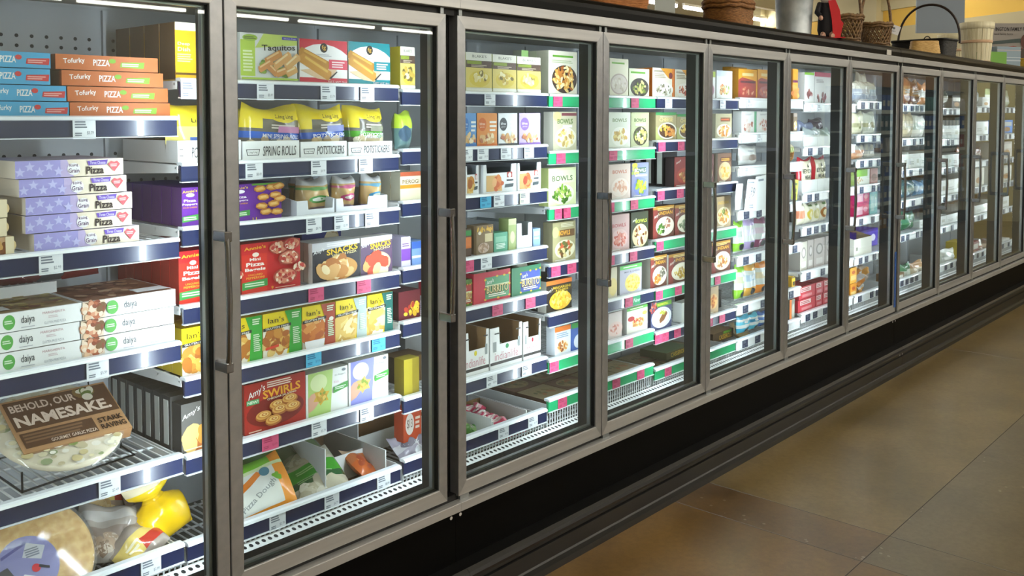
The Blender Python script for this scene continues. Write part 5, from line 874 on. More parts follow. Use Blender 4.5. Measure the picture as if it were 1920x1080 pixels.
for k,(u,v,c,c2) in enumerate(((1620,520,'#d98a3a','#c0b8b4'),(1634,512,'#b9a89c','#d99a4a'),(1616,545,'#c4503a','#e0dcd8'),(1632,540,'#e0a03a','#cfc8c4'),(1626,500,'#a8a4a4','#c98a5a'))):
    x,z=py(u,v,.36); bag_at('candy_bag',['orange','taupe','red','golden','silver'][k]+' crumpled bag heaped in the wire basket, seventh door',.12,.11,.06,(x,.35+.02*k,z-.035),(math.radians(-30),.3*(k-2)*.5,.2*k),[(0,1,c),(.3,.7,c2)],[],140+k,'bag',.012)
# ================================================================== eighth to twelfth door: plainer white trays, bags and cartons
PAL=['#c9b8a0','#8a5a3a','#e6e4dc','#5a6a5a','#d9c9a8','#6a86a8','#a84a3a','#dcd8c8','#7a8a8c','#c98a5a']
NM={'#c9b8a0':'tan','#8a5a3a':'brown','#e6e4dc':'white','#5a6a5a':'dark green','#d9c9a8':'cream','#6a86a8':'blue','#a84a3a':'brick red','#dcd8c8':'ivory','#7a8a8c':'slate','#c98a5a':'ochre','#efefec':'white','#3f7a54':'leaf green','#26584a':'deep green'}
def xbox(bay,i,f0,f1,h,c,look,door,y=FY,d=.12,zadd=0.,cmds=()):
    x0=BX[bay][0]+.012+(BX[bay][1]-BX[bay][0]-.024)*f0; x1=BX[bay][0]+.012+(BX[bay][1]-BX[bay][0]-.024)*f1
    o=carton_mesh(x1-x0-.004,h,d,c,cmds,c,c).build('frozen_box',None,((x0+x1)/2,y,SHZ[bay][i]+.004+zadd)); label_it(o,look,bay,i,door,'carton')
def xtray(bay,i,f0,f1,h,look,door,ins='#a8845a',hb=None,y=FY):
    x0=BX[bay][0]+.012+(BX[bay][1]-BX[bay][0]-.024)*f0; x1=BX[bay][0]+.012+(BX[bay][1]-BX[bay][0]-.024)*f1; w=x1-x0-.004; t=.003; d=.28; hb=hb or h*1.3; s=S()
    s.box(-w/2,w/2,0,t,0,h,'#efefec'); s.box(-w/2,-w/2+t,t,d,0,h*1.1,'#e2e2de'); s.box(w/2-t,w/2,t,d,0,h*1.1,'#e2e2de'); s.box(-w/2+t,w/2-t,d-t,d,0,hb,ins); s.box(-w/2+t,w/2-t,t,d-t,0,t,ins)
    s.poly([(-w/2+t,d-t,hb),(w/2-t,d-t,hb),(w/2-t,d*.45,hb*1.15),(-w/2+t,d*.45,hb*1.15)],ins)
    a=Art(s,lambda p,q,e:((p-.5)*w,-e-.0004,q*h),w,h); a.run([('l',.1,.5,.2,.5,2,'#b9b8b0'),('r',.7,.3,.9,.6,'#c9c4b4')])
    label_it(s.build('display_tray',None,((x0+x1)/2,y-.003,SHZ[bay][i]+.004)),look,bay,i,door,'display tray')
def xbag(bay,i,f0,f1,h,c,c2,look,door,seed,y=FY+.02,zadd=0.,tilt=0.,wr=.006):
    x0=BX[bay][0]+.012+(BX[bay][1]-BX[bay][0]-.024)*f0; x1=BX[bay][0]+.012+(BX[bay][1]-BX[bay][0]-.024)*f1
    s,mp=pillow(x1-x0-.006,h,.06,zones([(0,1,c),(.3,.66,c2)]),12,.04,seed,wr); a=Art(s,mp,x1-x0,h,.0003,True); a.run([('l',.25,.75,.4,.56,2,'#e6e4de')])
    label_it(s.build('frozen_bag',None,((x0+x1)/2,y,SHZ[bay][i]+.004+zadd),(tilt,0,0)),look,bay,i,door,'bag')
R5=random.Random(12)
C2L=[[('b',.0,.25,.17,'#dcd8c8','#c9c4bc'),('b',.25,.5,.20,'#a8704a','#c99a6a'),('b',.5,.75,.18,'#8a5a3a','#b98a5a'),('b',.75,1,.16,'#c98a5a','#e6e4dc')],
 [('b',0,.3,.17,'#dfd6b8','#c9bc94'),('b',.3,.6,.18,'#d9c9a8','#e6dcc4'),('b',.6,.95,.16,'#e6e4dc','#c9d2c8')],
 [('t',0,.34,.10),('t',.34,.68,.10),('t',.68,1,.10)],[('b',0,.34,.10,'#6a86a8','#8ca0b4'),('b',.34,.66,.13,'#4f6f74','#7a9488'),('b',.66,1,.11,'#5a7a9a','#a8b8c4')],
 [('b',0,.36,.15,'#26584a','#3f7a54'),('b',.36,.7,.13,'#3f7a54','#5f9a74'),('t',.7,1,.06)],[('k',0,.3,.09,'#8a6a4a'),('b',.3,.62,.13,'#3f7a54','#dfe6dc'),('b',.62,1,.12,'#a8805a','#c9b8a0')]]
C3L=[[('k',0,.3,.16,'#c98a5a'),('b',.3,.62,.14,'#5a5a54','#a8a498'),('k',.62,.95,.10,'#2f2b28')],[('t',0,.36,.10),('t',.36,.9,.10)],[('b',0,.28,.13,'#e0d6b0','#d9c9a8'),('t',.28,.66,.09),('t',.66,1,.09)],[('t',0,.5,.11),('t',.5,1,.11)],[('t',0,.5,.07),('t',.5,1,.07)],[('b',0,.5,.15,'#dfe0d8','#c9ccc4'),('b',.5,1,.14,'#d2d4cc','#b9bcb4')]]
C4L=[[('k',0,.36,.08,'#efefec'),('b',.36,.7,.14,'#8a8c90','#b9bcc0'),('k',.7,1,.08,'#efefec')],[('t',0,.45,.11),('t',.45,.95,.11)],[('b',0,.4,.12,'#8a5a4a','#a87a6a'),('b',.4,.9,.11,'#6a4438','#8a5a4a')],[('k',0,.4,.15,'#e6e4dc'),('k',.42,.84,.15,'#dcd8c8')],[('t',0,.5,.07),('t',.5,1,.07)],[('k',0,.34,.17,'#d9c04a'),('k',.36,.7,.14,'#8a3a34'),('b',.7,1,.12,'#dfe0d8','#8a5a4a')]]
C5L=[[('b',0,.5,.16,'#b9c08a','#dfe0d0'),('b',.5,1,.15,'#c9ccb4','#e6e4dc')],[('k',0,.5,.12,'#4a74c0'),('k',.5,1,.12,'#6a94d8')],[('k',0,.5,.14,'#b9b0a8'),('k',.5,1,.14,'#c9c0b8')],[('k',0,.5,.15,'#e6e4dc'),('k',.5,1,.14,'#dcd8d0')],[('t',0,.9,.09)],[('b',0,.5,.12,'#4a3a34','#8a7a6a'),('k',.5,1,.07,'#dcdcd8')]]
POS=['first','second','third','fourth']
for bay,lay,door in (('C2',C2L,8),('C3',C3L,9),('C4',C4L,10),('C5',C5L,11)):
    for i,row in enumerate(lay):
        last=i==len(lay)-1
        for q,it in enumerate(row):
            pos=POS[q]; za=-.06 if last else 0
            if it[0]=='b':
                # nearest colour word
                def near(h): 
                    v=[int(h[k:k+2],16) for k in (1,3,5)]
                    return min(NM,key=lambda n:sum((int(n[1+2*k:3+2*k],16)-v[k])**2 for k in range(3)))
                xbag(bay,i,it[1],it[2],it[3],it[4],it[5],'%s bag, %s from the hinge side,'%(NM[near(it[4])],pos),door,200+i*7+q*3+door,zadd=za,wr=.007)
            elif it[0]=='k':
                def near(h):
                    v=[int(h[k:k+2],16) for k in (1,3,5)]
                    return min(NM,key=lambda n:sum((int(n[1+2*k:3+2*k],16)-v[k])**2 for k in range(3)))
                xbox(bay,i,it[1],it[2],it[3],it[4],'%s carton, %s from the hinge side,'%(NM[near(it[4])],pos),door,zadd=za,cmds=[('r',.1,.55,.9,.85,'#e0dcd2'),('e',.5,.3,.28,.18,'#b98a5a',14)])
            else: xtray(bay,i,it[1],it[2],it[3],'open white tray, %s from the hinge side,'%pos,door)
# ================================================================== what stands on top of the cases
TOPZ=2.001
WK1=noisy('wicker_brown','#6a4420','#a8743c',55,.55,0,(1,1,7),.6,0,.35,.65); WK2=noisy('wicker_orange','#a8642c','#d08a48',45,.5,0,(1,1,6),.5); WK3=noisy('wicker_stick','#5a4024','#86663e',60,.6); WKD=noisy('wicker_black','#0c0b0b','#2a2826',50,.4,0,(1,1,7),.6)
WKT=noisy('wicker_tan','#c09450','#e0bc78',45,.55,0,(1,1,6),.5); WOOD=noisy('pale_splint','#d9cfa8','#e9e2c4',9,.55,0,(9,9,.6),.1); HOOP=mat('#c9a684',.6); GALV=noisy('galvanized','#a4aeb4','#c9d0d3',12,.42,.6,(1,1,1))
def woven(s,w0,d0,w1,d1,z0,z1,m,nu=40,rows=8,bulge=.006,corner=4):
    """rounded-rectangle basket wall whose rows bulge in and out like weaving"""
    def ringpts(w,d,z,ph,amp):
        P=[]
        for j in range(nu):
            t=2*math.pi*j/nu; c,s_=math.cos(t),math.sin(t); e=2./corner
            x=w/2*abs(c)**e*(1 if c>0 else -1); y=d/2*abs(s_)**e*(1 if s_>0 else -1)
            k=1+amp*(1 if (j+ph)%2 else -1)/max(w,d); P.append((x*k,y*k,z))
        return P
    v=[];fs=[]; N=rows*2+1
    for i in range(N):
        f=i/(N-1); w=w0+(w1-w0)*f; d=d0+(d1-d0)*f
        v+=ringpts(w,d,z0+(z1-z0)*f,i//2,bulge*(1 if i%2 else .2))
    for i in range(N-1):
        for j in range(nu): fs.append([i*nu+j,i*nu+(j+1)%nu,(i+1)*nu+(j+1)%nu,(i+1)*nu+j])
    s.add(v,fs,m,True); o=[(x*.97,y*.97,z) for x,y,z in v[-nu:]]
    s.add(v[:nu],[list(range(nu))[::-1]],m)
    b=[(x*.93,y*.93,z0+.01) for x,y,z in v[:nu]]
    s.add(o+b,[[j,nu+j,nu+(j+1)%nu,(j+1)%nu] for j in range(nu)]+[list(range(nu,2*nu))],m)
    return v[-nu:]
def topx(u,v,y): return py(u,v,y)[0]
def place(u0,u1,v,y):
    """centre x at depth y and the width seen across the line of sight"""
    x=py((u0+u1)/2,v,y)[0]; dep=(x-XC)*FV[0]+(y+D)*FV[1]
    r=((u0+u1)/2-960)/F
    return x,(u1-u0)/F*dep/math.sqrt(1+r*r)
def basket(name,label,u0,u1,v,y,h,dd,m,taper=1.12,rows=8,corner=4,cat='basket',rot=0.,wk=1.):
    x,w=place(u0,u1,v,y); w*=wk; dd=w*dd; s=S(); rim=woven(s,w/taper,dd/taper,w,dd,0,h,m,44,rows,.007,corner)
    s.tube(rim,.008,m,6,True); o=s.build(name,None,(x,y,TOPZ),(0,0,rot)); tag(o,label,cat); return o,w
basket('wicker_tray','orange-brown wicker tray standing on the black freezer top nearest the viewer',1085,1222,10,.20,.13,.8,WK2,1.3,6,rot=-.6)
o,w=basket('wicker_hamper','tall brown wicker hamper with braided bands on the freezer top',1318,1413,30,.22,.40,.85,WK1,1.02,16,3)
for z in (.105,.125,.31): s=S(); s.tube([(w/2*1.0*abs(math.cos(t))**.667*(1 if math.cos(t)>0 else -1),w*.425*abs(math.sin(t))**.667*(1 if math.sin(t)>0 else -1),z+.003*math.sin(9*t)) for t in [2*math.pi*j/40 for j in range(40)]],.011,WK1,6,True); s.build('braided_band',o)
# galvanized bucket
xb_c,wb_=place(1450,1527,40,.24); r=wb_/2*.98; s=S(); s.lathe([(0,.0),(r*.86,0),(r*.88,.012),(r*.86,.02),(r*.95,.22),(r*.965,.225),(r*.97,.235),(r*1.0,.34),(r*1.03,.345),(r*1.02,.352),(r*.98,.345),(r*.84,.06),(0,.03)],40,GALV)
b=s.build('metal_bucket',None,(xb_c,.24,TOPZ),(0,0,-.9)); tag(b,'galvanized metal bucket with dark wire handle between two baskets','bucket')
s=S(); K=mat('#17181a',.4,.6)
for sg in (-1,1):
    s=S(); s.box(sg*r*.62-.012,sg*r*.62+.012,-r*.86,-r*.80,.22,.34,K); s.build('handle_ear',b)
s=S(); s.tube([(r*1.03*math.cos(t),.02,.31+.16*math.sin(t)) for t in [math.pi*j/16 for j in range(17)]],.0035,K); s.build('wire_handle',b)
# small dressed doll with a red scarf
xd,_=place(1522,1562,50,.10); s=S(); D1=mat('#17151c',.7); SKN=mat('#d0a48e',.6); RED=mat('#d0101c',.6); WHT=mat('#d9cfc8',.8)
s.lathe([(0,.0),(.045,.0),(.06,.05),(.055,.13),(.045,.2),(.03,.225),(0,.235)],16,D1)
s.tube([(-.045,-.01,.20),(-.07,-.05,.15),(-.05,-.075,.125)],[.02,.018,.016],D1,8); s.tube([(.045,-.01,.20),(.06,-.03,.13)],[.02,.016],D1,8)
dl=s.build('doll',None,(xd+.05,.10,TOPZ),(0,0,-1.0)); dl.scale=(.8,.8,.95); tag(dl,'small dark-dressed doll with a hanging red scarf beside the metal bucket','doll')
s=S(); s.lathe([(0,.225),(.022,.228),(.037,.25),(.04,.28),(.034,.31),(.018,.33),(0,.334)],16,SKN); s.build('head',dl); s=S(); s.lathe([(0,0),(.013,.006),(.016,.015),(.010,.027),(0,.03)],10,SKN,(-.05,-.085,.10)); s.build('hand',dl)
s=S(); s.lathe([(.0,.20),(.03,.205),(.045,.225),(.043,.25),(.03,.262),(0,.262)],14,WHT,(0,-.012,0)); s.build('collar',dl)
s=S(); s.slab([(.0,.215),(.045,.22),(.075,.16),(.085,.10),(.10,.085),(.08,.0),(.035,-.0),(.025,.10)],-.075,-.06,RED); s.box(.03,.11,-.10,-.03,0,.004,RED); s.build('scarf',dl)
s=S()
for sg in (-1,1): s.tube([(sg*.025,-.03,.03),(sg*.03,-.06,.012),(sg*.03,-.09,.012)],[.018,.018,.014],SKN,8)
s.build('foot',dl)
# open lattice baskets with tall handles
def lattice(label,u0,u1,v,y,h,hh,hx):
    xc_,w=place(u0,u1,v,y); R=w/2*1.06; s=S(); sy=.9; n=22
    for sg in (1,-1):
        for j in range(n):
            P=[]
            for k in range(7):
                f=k/6; t=2*math.pi*(j/n+sg*f*.16); q=R*(.80+.2*f); P.append((q*math.cos(t),q*sy*math.sin(t),.01+f*h))
            s.tube(P,.0050,WK3,5)
    for z,q,rr in ((.008,.80,.009),(.022,.83,.008),(h,1.0,.011),(h-.016,.985,.009)): s.tube([(R*q*math.cos(t),R*q*sy*math.sin(t),z+.004*math.sin(7*t)) for t in [2*math.pi*j/36 for j in range(36)]],rr,WK3,6,True)
    s.lathe([(0,.006),(R*.8,.006),(R*.8,.014),(0,.014)],24,mat('#4a3420',.7),(0,0,0),1,sy)
    o=s.build('lattice_basket',None,(xc_,y,TOPZ),(0,0,-1.0)); o.location.z+=.003; tag(o,label,'basket')
    hd=S(); hd.tube([(R*hx*math.cos(t),.02*math.sin(3*t),h+hh*math.sin(t)) for t in [math.pi*j/14 for j in range(15)]],[.008+.002*(j%2) for j in range(15)],WK3,6); hd.build('basket_handle',o); return o,R
lattice('brown open-lattice wicker basket leaning beside the doll in the red scarf',1553,1616,68,.16,.155,.26,.9)
lb,R_=lattice('brown open-lattice wicker basket with the white price card',1613,1671,80,.16,.145,.27,.92)
s=S(); s.box(-.034,.034,0,.002,0,.055,'#e9e8ea'); a=Art(s,lambda p,q,e:((p-.5)*.068,-e-.0003,q*.055),.068,.055); a.run([('e',.45,.62,.10,.14,'#6a7078',12),('l',.2,.7,.2,.4,2,'#a8acb4')])
s.build('price_card',lb,(R_*.98,-R_*.25,.085),(0,.35,.1))
# black hamper with a hooped handle and a tan round basket leaning in front of it
y=.34; xc_,w=place(1668,1780,95,y); dd=w*.62; s=S(); rim=woven(s,w*.95,dd*.95,w,dd,0,.14,WKD,60,8,.005,9); s.tube(rim,.009,WKD,6,True)
bb=s.build('picnic_basket',None,(xc_+.10,y,TOPZ),(0,0,-1.65)); tag(bb,'black wicker picnic basket with a tall hooped handle on the freezer top','basket')
s=S(); s.tube([(w*.56*math.cos(t)+.03,-.0,.11+.30*max(0,math.sin(t))**.8) for t in [math.pi*j/24 for j in range(25)]],.009,mat('#2a1c14',.5),8); s.build('basket_handle',bb)
s=S(); s.tube([(-w*.0+.035*math.cos(t),.05,.11+.07*math.sin(t)) for t in [math.pi*j/14 for j in range(15)]],.004,WKD,6); s.build('small_handle',bb)
xr_,wr_=place(1707,1768,95,.085); s=S(); woven(s,wr_*1.0,wr_*.5,wr_*.86,wr_*.46,0,.085,WKT,36,6,.005,3)
o=s.build('round_basket',None,(xr_,.10,TOPZ),(0,0,-.9)); tag(o,'small tan woven bowl basket in front of the black picnic basket','basket')
def bushel(label,u0,u1,v,y,h):
    xc_,w_=place(u0,u1,v,y); R=w_/2; s=S(); n=20
    for j in range(n):
        a0=2*math.pi*(j+.04)/n; a1=2*math.pi*(j+.96)/n
        q=[(R*.78,0),(R*.97,h)]
        v=[(q[0][0]*math.cos(a0),q[0][0]*math.sin(a0),.01),(q[0][0]*math.cos(a1),q[0][0]*math.sin(a1),.01),(q[1][0]*math.cos(a1),q[1][0]*math.sin(a1),h),(q[1][0]*math.cos(a0),q[1][0]*math.sin(a0),h)]
        v+=[(x*.96,y_*.96,z) for x,y_,z in v]; s.add(v,[[0,1,2,3],[4,7,6,5],[0,3,7,4],[1,5,6,2],[3,2,6,7]],WOOD)
    s.lathe([(0,.0),(R*.8,.0),(R*.8,.014),(0,.014)],n,HOOP)
    o=s.build('bushel_basket',None,(xc_,y,TOPZ)); tag(o,label,'basket')
    for z,q,m,hh in ((h*.84,.965,WOOD,h*.16),(h*.50,.885,HOOP,h*.07),(.004,.80,HOOP,h*.06)):
        g=S(); g.lathe([(R*q,z),(R*(q+.02),z+.002),(R*(q+.03),z+hh),(R*(q+.01),z+hh)],28,m); g.build('hoop',o)
    return o
bushel('pale wooden bushel basket with hoops standing at the end of the freezer top',1797,1864,100,.22,.335)
bushel('pale wooden bushel basket half hidden behind the black picnic basket',1756,1824,90,.58,.30)
# folded cloth totes and a yellow basket farther along
for k,(u0,u1,v0,v1,y,c,lb_,st_) in enumerate(((1853,1883,94,119,.10,'#79b04a','bright green folded shopping tote on the far freezer top',None),(1876,1908,84,124,.24,'#93a7b4','grey-blue striped shopping tote behind the green one','#c4d0d8'))):
    xa,zt=py(u0,v0,y); xb,_=py(u1,v0,y); w=(xb-xa)*.5; h=zt-TOPZ; s=S(); s.box(-w/2,w/2,0,.10,0,h,c)
    if st_:
        a=Art(s,lambda p,q,e:((p-.5)*w,-e-.0004,q*h),w,h); a.run([('r',0,.36,1,.42,st_),('r',0,.50,1,.54,st_),('r',0,.82,1,.86,'#c9b8b4')])
    o=s.build('shopping_tote',None,((xa+xb)/2,y,TOPZ),(0,.0,-.5),.006); tag(o,lb_,'bag')
basket('wicker_tray','yellow wicker basket at the far end of the freezer top',1905,1950,118,.16,.10,.9,noisy('wicker_yellow','#c99a2e','#e6c050',45,.5,0,(1,1,6),.5),1.2,6)
# white sticker on the black top
xs_,zs_=py(1667,100,-.0035); s=S(); s.box(xs_-.035,xs_+.035,-.0045,-.0015,1.942,1.972,'#cfccc4'); tag(s.build('shelf_sticker'),'small white sticker on the black freezer top below the price card','sticker')
# ================================================================== things far behind
def board(name,label,u0,u1,v0,v1,dist,c,cmds=(),cat='sign'):
    p=Vector(pw(u0,v1,dist)); q=Vector(pw(u1,v1,dist)); t_=Vector(pw(u0,v0,dist)); w=(Vector((q.x,q.y,0))-Vector((p.x,p.y,0))).length; h=t_.z-p.z; ang=math.atan2(q.y-p.y,q.x-p.x)
    s=S(); s.box(0,w,0,.03,0,h,c); a=Art(s,lambda x,z,e:(x*w,-e-.002,z*h),w,h,.002); a.run(cmds)
    o=s.build(name,None,p,(0,0,ang)); tag(o,label,cat); return o
board('hanging_panel','large blue-grey hanging panel behind the black picnic basket',1718,1808,-14,62,12.5,'#8f9ba8'); board('hanging_panel','pale grey hanging panel between the wicker tray and the hamper',1228,1266,-30,30,11.,'#b4bab6')
board('farm_poster','grey farm poster with a dark headline on the far wall by the totes',1858,1960,44,112,14.2,'#b9b4b0',[('t','INGTON FAMILY FARM',.40,.84,.10,.66,'#2c2a2c',.03),('t','local family farms',.22,.70,.06,.34,'#4a4648',.01),('p',[(.0,.50),(.5,.58),(1,.60),(1,.48),(.4,.46),(0,.42)],'#5a6a68'),('p',[(0,.30),(.4,.38),(.6,.30),(0,.22)],'#b5482e'),('e',.62,.50,.09,.20,'#7a5048'),('e',.75,.44,.08,.18,'#5a4a4c'),('r',.5,.0,.9,.3,'#6a5a54')],'poster')
# ================================================================== shelving across the aisle, mirrored in the far doors
g=empty('shelving_unit',(13.0,-2.35,0)); tag(g,'long dark store shelving facing the freezers, seen mirrored in the far doors','shelving')
s=S(); s.box(-4.0,7.0,-.35,-.30,0,1.95,mat('#3a3e40',.6)); s.build('back_panel',g)
s=S(); s.box(-4.0,7.0,-.30,.12,0,.16,mat('#2c2a28',.5)); s.build('base',g)
LV=[.16,.50,.82,1.12,1.40,1.66]
for z in LV[1:]:
    s=S(); s.box(-4.0,7.0,-.30,.08,z-.02,z,mat('#b4bcb8',.4)); s.box(-4.0,7.0,.08,.085,z-.045,z,mat('#cfd8d4',.3)); s.build('shelf',g)
proto={}
R6=random.Random(5)
COLS=['#2f5fae','#8a2f28','#d9d6cc','#3a6a74','#b98a3a','#4a8a84','#6a7a8a','#a84a34']
CN=['blue','dark red','white','petrol','mustard','teal','slate','rust']
for li,z in enumerate(LV):
    x=-3.9
    while x<6.8:
        k=R6.randrange(8) if li!=4 else R6.choice((0,0,3,5)); run=R6.uniform(.5,1.1); x2=min(6.85,x+run)
        while x<x2:
            key=k
            if key not in proto:
                s=S()
                if k in (2,5): s.lathe([(0,0),(.045,0),(.047,.02),(.047,.13),(.03,.165),(.03,.19),(0,.19)],14,COLS[k])
                else: s.box(-.055,.055,-.04,.04,0,.19,COLS[k]); s.box(-.04,.04,.0401,.0405,.05,.12,'#e0ddd2')
                proto[key]=s.build('store_jar' if k in (2,5) else 'grocery_carton',None,(13.0+x,-2.32,z+.002)); o=proto[key]
            else: o=dup(proto[key],(13.0+x,-2.32,z+.002))
            n='jar' if k in (2,5) else 'carton'
            tag(o,'%s grocery %s on the shelving facing the freezers, seen only mirrored'%(CN[k],n),'grocery '+n,'%s grocery %ss across the aisle'%(CN[k],n))
            x+=.16 if n=='carton' else .15
        x+=.1
for k,(x,w,h,c) in enumerate(((-2.9,.6,.42,'#a8784a'),(-2.1,.5,.5,'#96683c'),(-1.3,.7,.4,'#b08452'),(-.4,.55,.48,'#9c7044'),(.5,.7,.42,'#a8784a'),(1.5,.6,.5,'#8f6238'),(2.4,.6,.44,'#b08452'),(3.4,.7,.46,'#a07246'))):
    s=S(); s.box(-w/2,w/2,-.18,.18,0.001,h,c); s.box(-.03,.03,-.181,.181,0.001,h+.001,'#c4a06a')
    if k==0: pass
    o=s.build('cardboard_box',None,(13.0+x,-2.47,1.952)); tag(o,'brown cardboard stock box on top of the shelving, %s one counted from the entrance side'%['first','second','third','fourth','fifth','sixth','seventh','eighth'][k],'cardboard box')
s=S(); s.box(-4.0,7.0,-.35,.05,1.945,1.95,mat('#3a3e40',.6)); s.build('top_board',g)
# ================================================================== floor, store shell, lights
def concrete(name,c1,c2,c3,chips=False,rough=.285):
    m=bpy.data.materials.new(name); m.use_nodes=True; nt=m.node_tree; N=nt.nodes; L=nt.links; b=N['Principled BSDF']
    tc=N.new('ShaderNodeTexCoord')
    n1=N.new('ShaderNodeTexNoise'); n1.inputs['Scale'].default_value=1.7; n1.inputs['Detail'].default_value=6; n1.inputs['Roughness'].default_value=.6
    n2=N.new('ShaderNodeTexNoise'); n2.inputs['Scale'].default_value=38; n2.inputs['Detail'].default_value=6; n2.inputs['Roughness'].default_value=.7
    r1=N.new('ShaderNodeValToRGB'); e=r1.color_ramp.elements; e[0].position=.36; e[1].position=.62; e[0].color=rgb(c1); e[1].color=rgb(c2)
    mx=N.new('ShaderNodeMix'); mx.data_type='RGBA'; mx.blend_type='MULTIPLY'; mx.inputs[0].default_value=.5
    r2=N.new('ShaderNodeValToRGB'); e=r2.color_ramp.elements; e[0].position=.3; e[1].position=.62; e[0].color=rgb(c3); e[1].color=(1,1,1,1)
    for n in (n1,n2): L.new(tc.outputs['Object'],n.inputs['Vector'])
    L.new(n1.outputs[0],r1.inputs[0]); L.new(n2.outputs[0],r2.inputs[0]); L.new(r1.outputs[0],mx.inputs[6]); L.new(r2.outputs[0],mx.inputs[7])
    last=mx.outputs[2]
    vo=N.new('ShaderNodeTexVoronoi'); vo.inputs['Scale'].default_value=26 if chips else 34
    L.new(tc.outputs['Object'],vo.inputs['Vector'])
    n3=N.new('ShaderNodeTexNoise'); n3.inputs['Scale'].default_value=2.2; L.new(tc.outputs['Object'],n3.inputs['Vector'])
    lt=N.new('ShaderNodeMath'); lt.operation='LESS_THAN'; lt.inputs[1].default_value=.17 if chips else .08; L.new(vo.outputs['Distance'],lt.inputs[0])
    gt=N.new('ShaderNodeMath'); gt.operation='GREATER_THAN'; gt.inputs[1].default_value=.58 if chips else .70; L.new(n3.outputs[0],gt.inputs[0])
    mu=N.new('ShaderNodeMath'); mu.operation='MULTIPLY'; L.new(lt.outputs[0],mu.inputs[0]); L.new(gt.outputs[0],mu.inputs[1])
    m2=N.new('ShaderNodeMath'); m2.operation='MULTIPLY'; m2.inputs[1].default_value=.6; L.new(mu.outputs[0],m2.inputs[0])
    mc=N.new('ShaderNodeMix'); mc.data_type='RGBA'; mc.inputs[7].default_value=rgb('#a89c86'); L.new(m2.outputs[0],mc.inputs[0]); L.new(last,mc.inputs[6]); last=mc.outputs[2]
    L.new(last,b.inputs['Base Color'])
    b.inputs['Roughness'].default_value=rough; b.inputs['Specular IOR Level'].default_value=1.0
    return m
FA=concrete('polished_concrete_amber','#624820','#866839','#a8a090'); FB=concrete('polished_concrete_brown','#5c4424','#7a5f38','#9a9284',True)
FC=concrete('polished_concrete_olive','#68572f','#867248','#a8a294'); FD=concrete('polished_concrete_grey','#5e5340','#786b52','#9a948a',True)
SEAM=mat('#3a2f20',.6)
s=S(); xs=[-6,1.19,1.45,40]; 
def fl(x0,x1,y0,y1,m): s.poly([(x0,y0,0),(x1,y0,0),(x1,y1,0),(x0,y1,0)],m)
fl(-6,1.18,-.828,14,FA); fl(1.184,1.448,-.828,14,FB); fl(1.452,4.6,-.828,14,FC); fl(4.604,40,-.828,26,FC)
fl(-6,1.18,-18,-.832,FA); fl(1.184,1.448,-18,-.832,FD); fl(1.452,2.6,-18,-.832,FD); fl(2.603,40,-18,-.832,FD)
for a in ((-6,40,-.832,-.828),(1.18,1.184,-18,14),(1.448,1.452,-18,14),(4.6,4.604,-.828,14),(2.6,2.603,-18,-.832)): s.poly([(a[0],a[2],-.0002),(a[1],a[2],-.0004),(a[1],a[3],-.0004),(a[0],a[3],-.0004)],SEAM)
struct(s.build('floor'))
# ceiling deck with beams
CEIL=mat('#d9d2b8',.7,name='cream_ceiling'); CREAM=mat('#cfc6a2',.7,name='cream_wall'); YEL=mat('#f2c95c',.7,name='yellow_wall'); CREAM2=mat('#b9b08c',.7,name='darker_cream_band')  # lower wall in a darker cream tone
s=S(); s.box(-8,46,-20,40,4.35,4.5,CEIL)
struct(s.build('ceiling'))
for k,y in enumerate((-13,-7,-1,8,13,18,23,28)):
    s=S(); s.box(-8,46,y-.08,y+.08,4.05,4.35,CEIL); o=struct(s.build('trim_%d'%(k+1)))
TUBE=emis('fluorescent_tube','#fff8ea',24.)
first=None
def lampfix(x,y,z=3.95):
    global first
    if first is None:
        s=S(); s.prism([(-.03,0),(-.03,.05),(.03,.05),(.03,0)],-1.2,1.2,WHITE)
        t=empty('ceiling_light'); s.build('housing',t)
        q=S(); q.prism([(.034*math.cos(a*.785),-.038+.034*math.sin(a*.785)) for a in range(8)],-1.17,1.17,TUBE,True); q.build('tube',t); first=t; t.location=(x,y,z)
    else: t=dup(first,(x,y,z))
    tag(t,'long white fluorescent strip light hanging under the cream ceiling','ceiling light','ceiling strip lights')
for y in (-1.9,-5.2,-9.0,-13.0,-17.0):
    for k in range(8): lampfix(-4.2+k*2.65+(.9 if y<-6 else 0),y)
for y in (3.4,8.2,13.2):
    for k in range(6): lampfix(3.0+k*2.65+y*.35,y+.4)
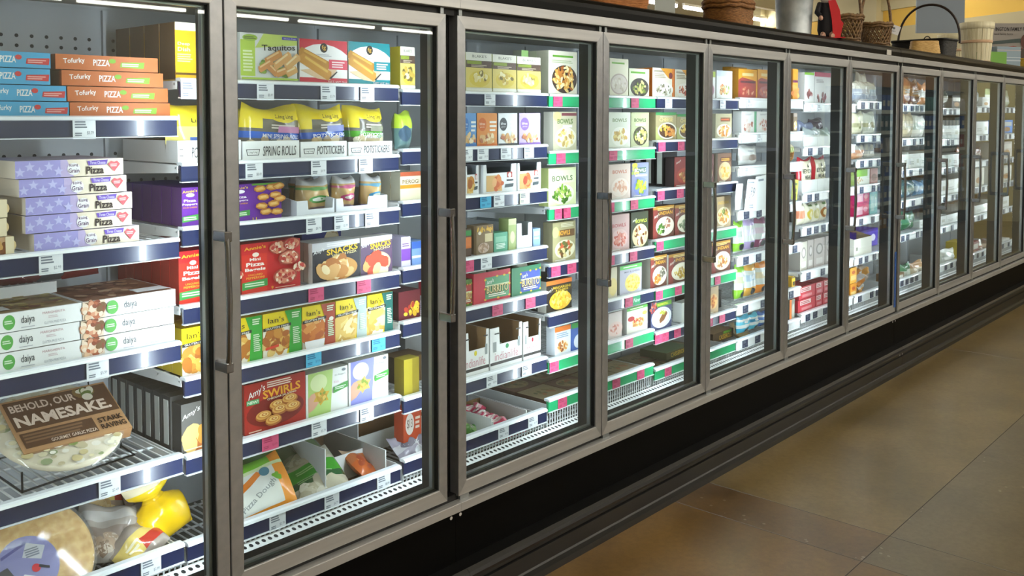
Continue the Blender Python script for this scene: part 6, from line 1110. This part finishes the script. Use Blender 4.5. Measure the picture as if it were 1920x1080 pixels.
# far wall that runs off behind the freezers
def wp(u0,d0,s_): pass
P0=Vector((15.6,2.4,0)); DV=Vector((.517,.921,0)).normalized(); NV=Vector((DV.y,-DV.x,0))
def wall(name,a,b,z0,z1,m,off=0.,th=.15):
    s=S(); p=P0+DV*a-NV*(-off); q=P0+DV*b-NV*(-off); n=NV*th*-1
    pts=[p,q,q-n*0+NV*th,p+NV*th] if False else [p,q,q+NV*th,p+NV*th]
    v=[(c.x,c.y,z0) for c in pts]+[(c.x,c.y,z1) for c in pts]
    s.add(v,[[0,1,5,4],[1,2,6,5],[2,3,7,6],[3,0,4,7],[4,5,6,7],[3,2,1,0]],m); return struct(s.build(name))
wall('wall_back',-6,26,0,3.0,CREAM2,.10); wall('wall_back_cream_band',-6,26,3.0,3.36,CREAM,.0); wall('wall_back_yellow_band',-6,26,3.36,3.72,YEL,.05); wall('wall_back_upper',-6,26,3.72,4.4,CREAM,.0)
for k,a in enumerate((3.1,7.2,11.5)):
    wall('wall_back_pilaster_%d'%(k+1),a,a+.42,0,4.35,CREAM,-.12,.3)
s=S(); s.box(-8,-7.8,-20,40,0,4.4,CREAM); struct(s.build('wall_left'))
s=S(); s.box(-8,46,-20.2,-20,0,4.4,mat('#e9e6dc',.7)); struct(s.build('wall_front'))
s=S(); s.box(45.8,46,-20,40,0,4.4,CREAM); struct(s.build('wall_right'))
w=bpy.data.worlds.new('store_air'); SC.world=w; w.use_nodes=True
w.node_tree.nodes['Background'].inputs[0].default_value=(.9,.92,1,1); w.node_tree.nodes['Background'].inputs[1].default_value=.30
# camera
cd=bpy.data.cameras.new('camera'); co=bpy.data.objects.new('camera',cd); COL.objects.link(co); SC.camera=co
cd.sensor_width=36.; cd.lens=F/1920*36; cd.shift_y=-(540-CY)/1920; cd.clip_start=.05; cd.clip_end=200
co.location=(XC,-D,ZC); co.rotation_euler=(math.pi/2-TH,0,-A)
vs=SC.view_settings; SC.display_settings.display_device='sRGB'; vs.view_transform='Standard'; vs.look='None'; vs.gamma=1; vs.use_curve_mapping=False; vs.exposure=.2
SC.cycles.transparent_max_bounces=24; SC.cycles.max_bounces=8; SC.cycles.use_denoising=True
SC.cycles.sample_clamp_indirect=6.
